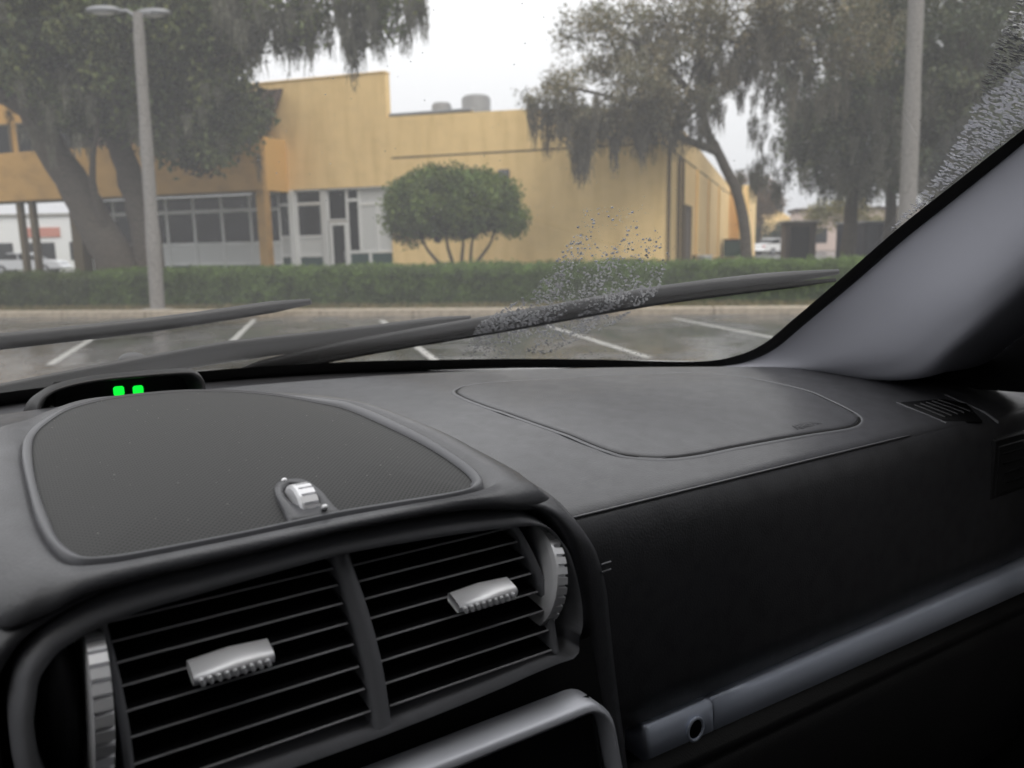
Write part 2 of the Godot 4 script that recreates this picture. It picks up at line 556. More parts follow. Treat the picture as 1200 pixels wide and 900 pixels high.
func roof_fan(b: Node3D, at: Vector3, r: float, h: float) -> void:
	var f := Node3D.new()
	f.name = "roof_ventilator"
	b.add_child(f, true)
	f.position = at
	var st := new_st()
	tube(st, [Vector3(0, 0, 0), Vector3(0, h - 0.75, 0)], [r * 0.6], 20)
	put("duct", st, M.fan, f)
	st = new_st()
	var prof := [Vector2(r * 0.55, h - 0.75), Vector2(r * 1.0, h - 0.72), Vector2(r * 1.02, h - 0.5), Vector2(r * 0.9, h - 0.48), Vector2(r * 0.92, h - 0.1), Vector2(r * 0.75, h), Vector2(0.01, h + 0.02)]
	var rows := []
	for p in prof:
		var row := []
		for k in 24:
			row.append(Vector3(cos(TAU * k / 24) * p.x, p.y, sin(TAU * k / 24) * p.x))
		rows.append(row)
	st.set_smooth_group(-1)
	loft(st, rows, true)
	put("fan_cowl", st, M.fan, f)

func opening(b: Node3D, x0: float, x1: float, y0: float, y1: float, z: float, fill: Material, fr := 0.045, frame: Material = M.white) -> void:
	var w := boxes("window_frame", [[Vector3(x0, y0, z - 0.06), Vector3(x0 + fr, y1, z)], [Vector3(x1 - fr, y0, z - 0.06), Vector3(x1, y1, z)], [Vector3(x0 + fr, y0, z - 0.06), Vector3(x1 - fr, y0 + fr, z - 0.002)], [Vector3(x0 + fr, y1 - fr, z - 0.06), Vector3(x1 - fr, y1, z - 0.002)]], frame, b, 0.006)
	boxes("pane" if fill == M.window else "panel", [[Vector3(x0 + fr * 0.6, y0 + fr * 0.6, z - 0.045), Vector3(x1 - fr * 0.6, y1 - fr * 0.6, z - 0.025)]], fill, w, 0.003)

func shopfront(b: Node3D) -> void:
	var z := -0.12
	# left bay, post, next bay
	for a in [[-13.6, -12.13], [-11.9, -10.98]]:
		opening(b, a[0], a[1], 2.83, 3.26, z, M.window)
		opening(b, a[0], a[1], 1.78, 2.825, z, M.window)
		opening(b, a[0], a[1], 1.18, 1.775, z, M.cream)
		opening(b, a[0], a[1], 0.0, 1.175, z, M.green)
	boxes("post", [[Vector3(-12.13, 0, -0.2), Vector3(-11.905, 3.27, 0.02)]], M.white, b)
	boxes("post", [[Vector3(-10.975, 0, -0.2), Vector3(-10.75, 3.27, -0.06)]], M.cream, b)
	opening(b, -10.745, -10.055, 2.27, 3.26, z, M.window)
	# door
	var d := boxes("door", [[Vector3(-10.70, 0.02, -0.17), Vector3(-10.60, 2.22, -0.08)], [Vector3(-10.16, 0.02, -0.17), Vector3(-10.06, 2.22, -0.08)], [Vector3(-10.60, 0.02, -0.165), Vector3(-10.16, 0.28, -0.085)], [Vector3(-10.60, 2.12, -0.165), Vector3(-10.16, 2.22, -0.085)]], M.white, b, 0.01)
	boxes("pane", [[Vector3(-10.61, 0.27, -0.13), Vector3(-10.15, 2.13, -0.11)]], M.window, d, 0.002)
	boxes("handle", [[Vector3(-10.19, 1.0, -0.06), Vector3(-10.15, 1.3, -0.03)]], M.metal, d, 0.008)
	opening(b, -10.05, -9.62, 2.9, 3.26, z, M.window)
	opening(b, -10.05, -9.62, 1.27, 2.895, z, M.window)
	opening(b, -10.05, -9.30, 0.0, 1.265, z, M.green)
	opening(b, -9.615, -8.46, 2.75, 3.26, z, M.cream)
	opening(b, -9.615, -9.0, 1.27, 2.745, z, M.cream)
	opening(b, -8.995, -8.46, 1.27, 2.745, z, M.cream)
	opening(b, -9.295, -8.46, 0.0, 1.265, z, M.green)

func wing(b: Node3D) -> void:
	# covered walk: amber fascia carried on columns
	boxes("canopy_fascia", [[Vector3(-33, 3.2, 1.2), Vector3(-12.05, 4.82, 1.42)]], M.fascia, b)
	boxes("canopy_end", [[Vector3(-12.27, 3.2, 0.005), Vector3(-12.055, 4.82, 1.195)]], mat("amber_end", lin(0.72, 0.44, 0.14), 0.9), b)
	boxes("canopy_soffit", [[Vector3(-33, 3.22, -0.1), Vector3(-13.61, 3.3, 1.19)], [Vector3(-13.6, 3.22, 0.01), Vector3(-12.28, 3.3, 1.19)]], M.dark_brown, b)
	boxes("canopy_column", [[Vector3(-12.38, 0, 1.05), Vector3(-12.06, 3.2, 1.36)]], M.fascia, b)
	for x in [-21.55, -22.1, -25.0]:
		boxes("canopy_column", [[Vector3(x - 0.1, 0, 1.1), Vector3(x + 0.1, 3.2, 1.3)]], M.dark_brown, b)
	# brown shingled slope above the canopy, row over row
	for k in 9:
		var st := new_st()
		st.set_smooth_group(-1)
		var y0 := 4.83 + k * 0.2
		var z0 := 1.15 - k * 0.15
		cbox(st, Vector3(-15.75, y0 + 0.11, z0 - 0.07), Vector3(7.4, 0.26, 0.05), 0.006, Basis(Vector3.RIGHT, -0.62))
		put("shingle_course", st, M.shingle, b)
	boxes("upper_wall", [[Vector3(-33, 4.83, -0.6), Vector3(-19.5, 7.3, -0.3)]], M.fascia, b)
	for k in 6:
		opening(b, -21.6 - k * 1.9, -20.0 - k * 1.9, 4.95, 6.1, -0.22, M.window, 0.07, M.dark_brown)
	# window wall under the canopy
	for k in 7:
		var x0 := -14.74 - k * 1.13 + 1.13
		opening(b, x0, x0 + 1.12, 1.62, 2.7, -0.03, M.window)
		opening(b, x0, x0 + 1.12, 2.705, 3.2, -0.03, M.window)
		opening(b, x0, x0 + 1.12, 0.95, 1.615, -0.03, M.cream)
		opening(b, x0, x0 + 1.12, 0.0, 0.945, -0.03, M.green)
	boxes("end_wall", [[Vector3(-21.2, 0, -0.3), Vector3(-20.42, 3.2, 0.0)]], M.dark_brown, b)
	boxes("inner_wall", [[Vector3(-20.4, 0, -9.0), Vector3(-13.7, 3.2, -8.8)]], M.dark_brown, b)
	boxes("arcade_pier", [[Vector3(-20.4, 0, 0.4), Vector3(-19.95, 3.2, 0.8)]], M.dark_brown, b)

func far_places() -> void:
	# across the street on the left: a white shop with a red band
	var s := thing("street_shop", "far white shop with a red sign band seen under the canopy", "building", Vector3(-37, 0, -74), 0.0)
	boxes("wall", [[Vector3(-14, 0, -6), Vector3(13, 4.6, 0)]], M.white, s)
	boxes("sign_band", [[Vector3(-5.8, 2.75, 0.005), Vector3(-2.6, 3.6, 0.12)]], mat("red_band", lin(0.50, 0.20, 0.15), 0.6), s)
	for k in 7:
		boxes("window", [[Vector3(-13 + k * 3.7, 0.7, 0.005), Vector3(-10.6 + k * 3.7, 2.3, 0.05)]], M.window, s)
	boxes("roof", [[Vector3(-14.2, 4.6, -6.2), Vector3(13.2, 4.8, 0.2)]], M.concrete, s)
	# the yellow building at the end of the far car park
	var y := thing("yellow_building", "distant yellow building with a low roof beyond the white car", "building", Vector3(31, 0, -112), 0.25)
	var st := new_st()
	prism(st, [Vector2(-9, 0), Vector2(9, 0), Vector2(9, 3.4), Vector2(3, 6.6), Vector2(-3, 6.6), Vector2(-9, 4.4)], -8, 0)
	put("wall", st, M.stucco, y)
	for k in 4:
		boxes("window", [[Vector3(-7.5 + k * 4, 0.9, 0.005), Vector3(-5.3 + k * 4, 2.4, 0.06)]], M.window, y)
	# pale building seen between trunks
	var p := thing("pale_building", "pale flat roofed building glimpsed between the dark trunks on the right", "building", Vector3(41, 0, -95), -0.2)
	boxes("wall", [[Vector3(-8, 0, -6), Vector3(10, 4.4, 0)]], mat("pink_wall", lin(0.62, 0.5, 0.45), 0.8), p)
	boxes("roof", [[Vector3(-8.3, 4.4, -6.3), Vector3(10.3, 4.75, 0.3)]], M.shingle, p)
	for k in 4:
		boxes("window", [[Vector3(-7 + k * 4.2, 0.8, 0.005), Vector3(-4.6 + k * 4.2, 2.5, 0.06)]], M.window, p)
	var c := sedan("white_car", "white saloon parked far off beyond the oak trunk", Vector3(24.0, 0.004, -75), 0.55, mat("white_paint", lin(0.75, 0.76, 0.78), 0.3))
	var c2 := sedan("silver_car", "silver saloon in the street seen under the canopy", Vector3(-33.5, 0.004, -58), 0.1, mat("silver_car_paint", lin(0.5, 0.52, 0.55), 0.3))
	var c3 := sedan("blue_car", "blue saloon at the left edge, under the canopy", Vector3(-38.6, 0.004, -57), 0.0, mat("blue_car_paint", lin(0.06, 0.12, 0.22), 0.3))

func sedan(called: String, label: String, at: Vector3, turn: float, paint: Material) -> Node3D:
	var o := thing(called, label, "car", at, turn, "cars parked far off")
	var low := [Vector2(-2.3, 0.35), Vector2(2.3, 0.35), Vector2(2.35, 0.6), Vector2(2.2, 0.82), Vector2(1.2, 0.92), Vector2(-1.5, 0.98), Vector2(-2.25, 0.95), Vector2(-2.35, 0.6)]
	var st := new_st()
	prism(st, cr(low, 3, true), -0.86, 0.86)
	put("body", st, paint, o)
	st = new_st()
	prism(st, [Vector2(-1.75, 0.94), Vector2(1.15, 0.90), Vector2(0.35, 1.38), Vector2(-0.95, 1.40)], -0.70, 0.70)
	put("glasshouse", st, M.window, o)
	st = new_st()
	prism(st, [Vector2(0.4, 1.36), Vector2(0.3, 1.42), Vector2(-0.9, 1.45), Vector2(-1.1, 1.38)], -0.72, 0.72)
	for s in [-0.715, 0.705]:
		prism(st, [Vector2(-0.35, 0.95), Vector2(-0.28, 0.95), Vector2(-0.3, 1.4), Vector2(-0.37, 1.4)], s, s + 0.012)
	put("roof", st, paint, o)
	for x in [-1.4, 1.4]:
		for z in [-0.78, 0.78]:
			st = new_st()
			tube(st, [Vector3(x, 0.31, z - 0.1), Vector3(x, 0.31, z + 0.1)], [0.31], 18)
			var w := put("wheel", st, M.rubber, o)
			st = new_st()
			tube(st, [Vector3(x, 0.31, z - 0.11), Vector3(x, 0.31, z + 0.11)], [0.19], 14)
			put("rim", st, M.metal, w)
	for z in [-0.65, 0.65]:
		boxes("headlight", [[Vector3(2.2, 0.62, z - 0.16), Vector3(2.34, 0.76, z + 0.16)]], M.white, o)
		boxes("tail_light", [[Vector3(-2.36, 0.68, z - 0.16), Vector3(-2.22, 0.84, z + 0.16)]], mat("red_lens", lin(0.4, 0.02, 0.02), 0.3), o)
	return o

# ------------------------------------------------------------------ plants

func leaf_clump(n: int, size: float, spread: float, droop: float) -> ArrayMesh:
	var st := new_st()
	st.set_smooth_group(-1)
	for i in n:
		var p := Vector3(rnd(-1, 1), rnd(-1, 1), rnd(-1, 1))
		p = p.normalized() * pow(rng.randf(), 0.5) * spread
		var d := (Vector3(rnd(-1, 1), rnd(-1, 0.6) - droop, rnd(-1, 1))).normalized()
		var s := d.cross(Vector3(rnd(-1, 1), rnd(-1, 1), rnd(-1, 1))).normalized()
		var l := size * rnd(0.7, 1.3)
		var w := l * 0.27
		var up := d.cross(s) * w * 0.35
		quad(st, p, p + d * l * 0.5 + s * w + up, p + d * l, p + d * l * 0.5 - s * w + up)
	st.generate_normals()
	return st.commit()

func moss_clump(n: int, length: float) -> ArrayMesh:
	var st := new_st()
	st.set_smooth_group(-1)
	for i in n:
		var p := Vector3(rnd(-0.2, 0.2), rnd(-0.08, 0.12), rnd(-0.2, 0.2))
		var l := length * pow(rnd(0.25, 1.0), 1.6)
		var a := rnd(0, TAU)
		var w := rnd(0.008, 0.022)
		var seg := 7
		var q := p
		for k in seg:
			var t0 := sin(PI * (0.15 + 0.8 * float(k) / seg))
			var t1 := sin(PI * (0.15 + 0.8 * float(k + 1) / seg))
			var s := Vector3(cos(a + k * 0.7), 0.15, sin(a + k * 0.7))
			var nx := q + Vector3(rnd(-0.05, 0.05) - q.x * 0.15, -l / seg, rnd(-0.05, 0.05) - q.z * 0.15)
			quad(st, q - s * w * t0, q + s * w * t0, nx + s * w * t1, nx - s * w * t1)
			for h in 2:
				var e := q.lerp(nx, rng.randf())
				var d := Vector3(rnd(-1, 1), rnd(-1.4, 0.2), rnd(-1, 1)).normalized() * rnd(0.04, 0.11)
				var z := d.cross(Vector3(rnd(-1, 1), 1, rnd(-1, 1))).normalized() * 0.007
				for v in [e - z, e + d, e + z]:
					st.add_vertex(v)
			q = nx
	st.generate_normals()
	return st.commit()

var clumps := []
var mosses := []

# crowns: [centre, radii, count, keep]; keep is the share of noise space that holds leaves
func crown(tree: Node3D, crowns: Array, col: Color, var_: float, clump_i: int, scale: float, noise_seed: int, freq := 0.55) -> void:
	var n := FastNoiseLite.new()
	n.seed = noise_seed
	n.frequency = freq
	n.fractal_octaves = 2
	var pl := []
	var co := []
	for c in crowns:
		var made := 0
		var tries := 0
		while made < c[2] and tries < c[2] * 12:
			tries += 1
			var p := Vector3(rnd(-1, 1), rnd(-1, 1), rnd(-1, 1))
			var l := p.length()
			if l > 1.0 or (l < 0.45 and rng.randf() < 0.6):
				continue
			var q: Vector3 = c[0] + p * c[1]
			if n.get_noise_3dv(q) < 0.35 - c[3] * 0.7 + 0.12 * l:
				continue
			made += 1
			pl.append(Transform3D(rnd_basis(scale * rnd(0.7, 1.3)), q))
			var k := 1.0 + var_ * n.get_noise_3dv(q * 2.3 + Vector3(50, 0, 0)) * 2.0 + rnd(-0.25, 0.25)
			var w := rnd(-0.12, 0.12)
			co.append(Color(maxf(col.r * k * (1.0 + w), 0.005), maxf(col.g * k, 0.005), maxf(col.b * k * (1.0 - w), 0.003)))
	multi("foliage", clumps[clump_i], M.leaf, pl, co, tree)

func moss(tree: Node3D, boxes_: Array, col: Color, i := 0) -> void:
	var pl := []
	var co := []
	for b in boxes_:
		for k in b[2]:
			var p: Vector3 = b[0] + Vector3(rnd(-1, 1), rnd(-1, 1), rnd(-1, 1)) * b[1]
			pl.append(Transform3D(Basis(Vector3.UP, rnd(0, TAU)).scaled(Vector3(1.0, rnd(0.5, 1.25), 1.0) * b[3]), p))
			var g := rnd(0.7, 1.3)
			co.append(Color(col.r * g, col.g * g, col.b * g))
	multi("hanging_moss", mosses[i], M.moss, pl, co, tree)

func limb(tree: Node3D, path: Array, r0: float, r1: float, called := "limb", sides := 8) -> void:
	var pts := cr(path, 5)
	var rr := []
	for i in pts.size():
		rr.append(lerpf(r0, r1, pow(float(i) / (pts.size() - 1), 0.8)))
		pts[i] += Vector3(rnd(-1, 1), 0, rnd(-1, 1)) * r0 * 0.08
	var st := new_st()
	tube(st, pts, rr, sides)
	put(called, st, M.bark, tree)

func twigs(tree: Node3D, from: Array, crowns: Array, n: int, r: float) -> void:
	for i in n:
		var c: Array = crowns[i % crowns.size()]
		var p := Vector3(rnd(-1, 1), rnd(-0.6, 1), rnd(-1, 1)).normalized() * rnd(0.5, 0.9)
		var q: Vector3 = c[0] + p * c[1]
		var a: Vector3 = from[i % from.size()]
		var m = a.lerp(q, 0.5) + Vector3(rnd(-0.4, 0.4), rnd(0.0, 0.7), rnd(-0.4, 0.4))
		limb(tree, [a, m, q], r * rnd(0.6, 1.1), 0.012, "limb", 6)

func hedges() -> void:
	clumps = [leaf_clump(16, 0.12, 0.34, 0.3), leaf_clump(18, 0.055, 0.13, -0.2), leaf_clump(20, 0.09, 0.22, -0.1), leaf_clump(20, 0.16, 0.5, 0.7)]
	mosses = [moss_clump(16, 1.1), moss_clump(10, 0.8)]
	hedge("clipped_hedge", "long clipped green hedge in front of the tan building", -9.85, 16.0, 0.90, Color(0.092, 0.145, 0.036), 17000)
	hedge("dull_hedge", "darker looser hedge left of the gap by the street lamp", -17.5, -10.05, 0.84, Color(0.07, 0.095, 0.035), 5200)

func hedge(called: String, label: String, x0: float, x1: float, top: float, col: Color, n: int) -> void:
	var dir := Vector3(1, 0, 0.168).normalized()
	var h := thing(called, label, "hedge", Vector3((x0 + x1) / 2, 0.11, kerb_z((x0 + x1) / 2) - 1.95), -atan(0.168))
	var half := (x1 - x0) / 2.0 / cos(atan(0.168))
	var st := new_st()
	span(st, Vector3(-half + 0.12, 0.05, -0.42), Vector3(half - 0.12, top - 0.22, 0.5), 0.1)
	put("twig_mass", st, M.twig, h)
	var nz := FastNoiseLite.new()
	nz.frequency = 0.6
	var pl := []
	var co := []
	for i in n:
		var x := rnd(-half, half)
		var wob := nz.get_noise_2d(x, 0.0) * 0.07
		var y: float
		var z: float
		if rng.randf() < 0.55:
			y = rnd(0.06, top - 0.1) 
			z = 0.56 + wob + rnd(-0.1, 0.06) - 0.1 * pow(y, 4.0)
		else:
			y = top - 0.12 + rnd(-0.08, 0.05) + nz.get_noise_2d(x, 9.0) * 0.06
			z = rnd(-0.6, 0.55)
		pl.append(Transform3D(rnd_basis(rnd(0.8, 1.35)), Vector3(x, y, z)))
		var k := 1.0 + nz.get_noise_3d(x * 3.0, y * 4.0, z * 3.0) * 0.9 + rnd(-0.25, 0.25)
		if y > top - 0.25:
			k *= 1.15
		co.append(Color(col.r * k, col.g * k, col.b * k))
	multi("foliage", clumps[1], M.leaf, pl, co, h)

func trees() -> void:
	# round clipped tree in front of the wall
	var t := thing("round_tree", "small round clipped tree with several thin stems before the tan wall", "tree", Vector3(-1.42, 0, -21.6))
	var i := 0
	for q in [[Vector3(-0.75, 1.45, 0.2), 0.07], [Vector3(-0.2, 1.5, -0.1), 0.08], [Vector3(0.25, 1.55, 0.3), 0.075], [Vector3(0.95, 1.5, -0.2), 0.07], [Vector3(0.5, 1.7, 0.35), 0.06]]:
		var base := Vector3(-0.12 + 0.16 * i, 0.0, 0.05 * (i % 2))
		limb(t, [base, base.lerp(q[0], 0.45) + Vector3(-q[0].x * 0.2, 0.1, 0), q[0], q[0] * 1.15 + Vector3(0, 0.5, 0)], q[1], 0.02, "stem", 7)
		i += 1
	var core := [[Vector3(0, 2.5, 0), Vector3(1.72, 0.80, 1.7), 2400, 0.95], [Vector3(0.0, 2.68, 0), Vector3(1.3, 0.68, 1.35), 1200, 0.95], [Vector3(-1.2, 1.98, 0), Vector3(0.62, 0.42, 0.7), 280, 0.85], [Vector3(1.3, 2.05, 0), Vector3(0.55, 0.34, 0.6), 220, 0.8]]
	crown(t, core, Color(0.12, 0.165, 0.045), 0.6, 2, 1.0, 31, 0.9)
	twigs(t, [Vector3(-0.4, 1.5, 0), Vector3(0.5, 1.6, 0)], core, 14, 0.03)
	# great oak on the left
	t = thing("spreading_oak", "great dark oak with a leaning trunk filling the left of the view", "tree", Vector3(-10.3, 0, -22.2))
	limb(t, [Vector3(0.1, -0.1, 0), Vector3(-0.3, 1.4, 0), Vector3(-0.95, 3.0, 0.1), Vector3(-1.75, 4.9, 0.3), Vector3(-2.35, 7.2, 0.4), Vector3(-2.8, 9.2, 0.4)], 0.62, 0.22, "trunk", 14)
	limb(t, [Vector3(0.45, -0.1, -0.3), Vector3(0.55, 1.6, -0.3), Vector3(0.35, 3.2, -0.2), Vector3(0.05, 5.2, 0.0), Vector3(0.3, 7.4, 0.2)], 0.5, 0.2, "trunk", 12)
	limb(t, [Vector3(-1.75, 4.9, 0.3), Vector3(-3.6, 6.2, 0.8), Vector3(-5.4, 7.2, 1.0)], 0.24, 0.06)
	limb(t, [Vector3(0.1, 4.8, 0.0), Vector3(1.7, 6.2, 0.6), Vector3(3.6, 7.0, 0.9)], 0.22, 0.05)
	limb(t, [Vector3(0.3, 7.2, 0.2), Vector3(2.6, 8.1, 1.4), Vector3(4.8, 7.9, 2.4), Vector3(6.6, 7.3, 3.0), Vector3(7.7, 6.95, 3.2)], 0.18, 0.03)
	limb(t, [Vector3(-0.3, 1.4, 0), Vector3(-0.2, 3.2, 0.8), Vector3(0.5, 4.6, 1.6)], 0.16, 0.04)
	var oak := [[Vector3(0.5, 6.9, -0.2), Vector3(3.1, 2.6, 3.3), 3900, 0.82], [Vector3(2.2, 6.9, 0.3), Vector3(2.0, 1.2, 2.2), 1700, 0.86], [Vector3(-4.2, 7.6, 0.3), Vector3(3.4, 2.2, 3.2), 2300, 0.74], [Vector3(0.8, 9.0, 0.2), Vector3(4.2, 2.0, 3.4), 2400, 0.8], [Vector3(2.5, 4.8, 0.2), Vector3(1.6, 1.2, 1.6), 800, 0.72], [Vector3(6.5, 7.0, 2.8), Vector3(2.4, 0.7, 0.9), 120, 0.56], [Vector3(7.3, 6.5, 2.9), Vector3(1.3, 0.5, 0.6), 45, 0.56], [Vector3(5.2, 6.3, 2.8), Vector3(1.0, 0.5, 0.6), 32, 0.56], [Vector3(3.7, 8.2, 2.0), Vector3(1.6, 0.8, 1.2), 170, 0.62]]
	crown(t, oak, Color(0.095, 0.115, 0.045), 0.9, 0, 1.15, 37)
	twigs(t, [Vector3(-1.75, 4.9, 0.3), Vector3(0.1, 5.0, 0), Vector3(-2.3, 7.0, 0.4), Vector3(2.6, 8.4, 1.4)], oak, 22, 0.09)
	moss(t, [[Vector3(1.0, 4.8, 0.5), Vector3(2.6, 1.0, 1.8), 70, 0.8], [Vector3(-3.0, 6.0, 0.6), Vector3(3.0, 1.2, 2.0), 60, 0.8], [Vector3(6.2, 6.6, 2.8), Vector3(2.4, 0.5, 0.8), 90, 0.8], [Vector3(6.3, 6.4, 2.9), Vector3(1.9, 0.3, 0.4), 26, 1.15], [Vector3(6.9, 6.0, 2.9), Vector3(0.06, 0.1, 0.06), 4, 1.2]], Color(0.14, 0.14, 0.11))
	# moss-hung oak on the right, its limbs reaching over the wall
	t = thing("mossy_oak", "grey brown oak with curved thin trunk and hanging moss at the building corner", "tree", Vector3(6.75, 0, -23.6))
	limb(t, [Vector3(0, -0.1, 0), Vector3(-0.05, 1.2, 0), Vector3(-0.3, 2.6, 0), Vector3(-0.95, 3.85, 0.1), Vector3(-1.35, 4.6, 0.2), Vector3(-1.5, 6.2, 0.3), Vector3(-1.2, 8.5, 0.2)], 0.185, 0.09, "trunk", 10)
	limb(t, [Vector3(-0.95, 3.85, 0.1), Vector3(-2.2, 4.25, 0.6), Vector3(-3.6, 5.0, 1.2), Vector3(-5.4, 5.4, 1.7)], 0.14, 0.03)
	limb(t, [Vector3(-1.4, 5.0, 0.2), Vector3(-2.8, 6.2, 0.9), Vector3(-4.4, 6.9, 1.5)], 0.12, 0.03)
	limb(t, [Vector3(-1.45, 5.4, 0.2), Vector3(0.2, 6.6, 0.4), Vector3(2.2, 7.4, 0.4)], 0.13, 0.03)
	var mossy := [[Vector3(-3.9, 5.1, 1.6), Vector3(2.5, 0.95, 1.1), 650, 0.52], [Vector3(-3.2, 6.6, 1.3), Vector3(2.5, 1.0, 1.2), 420, 0.46], [Vector3(-0.9, 7.4, 0.6), Vector3(2.8, 1.3, 1.8), 650, 0.5], [Vector3(1.9, 6.9, 0.4), Vector3(2.2, 1.3, 1.5), 420, 0.5], [Vector3(-1.7, 5.5, 0.6), Vector3(1.1, 0.6, 0.9), 170, 0.58], [Vector3(0.3, 9.2, 0.4), Vector3(3.6, 1.1, 2.0), 600, 0.55], [Vector3(-4.8, 4.3, 1.8), Vector3(0.8, 0.45, 0.6), 110, 0.58]]
	crown(t, mossy, Color(0.185, 0.168, 0.115), 0.6, 3, 0.55, 41, 0.9)
	twigs(t, [Vector3(-2.2, 4.3, 0.6), Vector3(-1.4, 5.2, 0.2), Vector3(-3.6, 5.0, 1.2), Vector3(0.2, 6.4, 0.4)], mossy, 26, 0.05)
	moss(t, [[Vector3(-4.0, 4.7, 1.6), Vector3(2.2, 0.5, 1.0), 95, 0.8], [Vector3(-4.8, 3.9, 1.9), Vector3(0.25, 0.2, 0.3), 16, 1.0], [Vector3(-4.0, 4.0, 1.9), Vector3(0.06, 0.1, 0.06), 4, 1.1], [Vector3(-3.3, 4.1, 1.9), Vector3(0.06, 0.1, 0.06), 3, 0.9], [Vector3(-2.2, 4.5, 1.0), Vector3(1.0, 0.4, 0.7), 34, 0.8], [Vector3(0.9, 6.0, 0.3), Vector3(2.0, 0.9, 1.2), 70, 0.9], [Vector3(-1.0, 6.6, 0.5), Vector3(2.4, 0.8, 1.6), 60, 0.9]], Color(0.14, 0.13, 0.105))
	# dark trees further back on the right
	dark_tree("dark_oak", "dark broad oak with two straight trunks behind the right lamp post", Vector3(12.6, 0, -31.0), 0.95, 51, [[0.0, 0.32], [1.45, 0.26]])
	dark_tree("tall_dark_tree", "tallest dark tree, half hidden by the windscreen pillar", Vector3(16.8, 0, -33.0), 1.15, 57, [[0.0, 0.35]])
	dark_tree("shaded_tree", "dark tree close behind the right lamp post, its crown low", Vector3(14.6, 0, -27.5), 0.85, 59, [[0.0, 0.28]])
	t = thing("rusty_tree", "small faded brown tree far off above the white car", "tree", Vector3(25.0, 0, -84))
	limb(t, [Vector3(0, 0, 0), Vector3(0.2, 2.5, 0), Vector3(0, 4.5, 0)], 0.25, 0.1, "trunk")
	crown(t, [[Vector3(-1, 5.2, 0), Vector3(3.4, 2.6, 3.0), 700, 0.8]], Color(0.14, 0.09, 0.05), 0.4, 3, 1.4, 71, 0.3)
	t = thing("far_bush", "dark round bush behind the white car", "bush", Vector3(28.0, 0, -90))
	limb(t, [Vector3(0, 0, 0), Vector3(0.1, 1.0, 0), Vector3(0, 2.0, 0)], 0.12, 0.05, "stem")
	crown(t, [[Vector3(0, 1.6, 0), Vector3(5.0, 1.7, 1.6), 700, 0.9]], Color(0.045, 0.06, 0.03), 0.4, 3, 1.0, 73, 0.4)
	t = thing("pale_shrub", "pale yellowish shrubs by the dark skip at the pillar edge", "shrub", Vector3(18.0, 0, -44))
	limb(t, [Vector3(0, 0, 0), Vector3(0.1, 1.0, 0), Vector3(0, 2.4, 0)], 0.08, 0.04, "stem")
	crown(t, [[Vector3(0, 2.4, 0), Vector3(2.6, 1.1, 1.2), 420, 0.75]], Color(0.26, 0.24, 0.12), 0.5, 3, 0.8, 79, 0.5)

func dark_tree(called: String, label: String, at: Vector3, s: float, seed_: int, stems: Array) -> void:
	var t := thing(called, label, "tree", at, 0.0)
	for q in stems:
		limb(t, [Vector3(q[0], -0.1, 0), Vector3(q[0] + 0.05, 2.5 * s, 0), Vector3(q[0] * 0.8, 5.5 * s, 0.1), Vector3(q[0] * 0.6, 9.0 * s, 0)], q[1], 0.12, "trunk", 10)
	var cs := [[Vector3(0.2, 8.2, 0) * s, Vector3(4.2, 2.6, 3.2) * s, 850, 0.50], [Vector3(0.3, 5.2, 0.3) * s, Vector3(3.2, 2.3, 2.6) * s, 1500, 0.68], [Vector3(-0.4, 11.2, 0) * s, Vector3(4.6, 2.2, 3.2) * s, 480, 0.48]]
	crown(t, cs, Color(0.085, 0.10, 0.058), 0.8, 3, 0.8, seed_, 0.55)
	twigs(t, [Vector3(0, 4.5, 0) * s, Vector3(0, 7.0, 0) * s], cs, 12, 0.1)
	moss(t, [[Vector3(-1.0, 4.6, 0.6) * s, Vector3(3.4, 1.1, 2.2) * s, 70, 1.2], [Vector3(0, 7.2, 0.6) * s, Vector3(3.6, 1.4, 2.2) * s, 50, 1.2]], Color(0.11, 0.11, 0.09))

# ------------------------------------------------------------------ street furniture

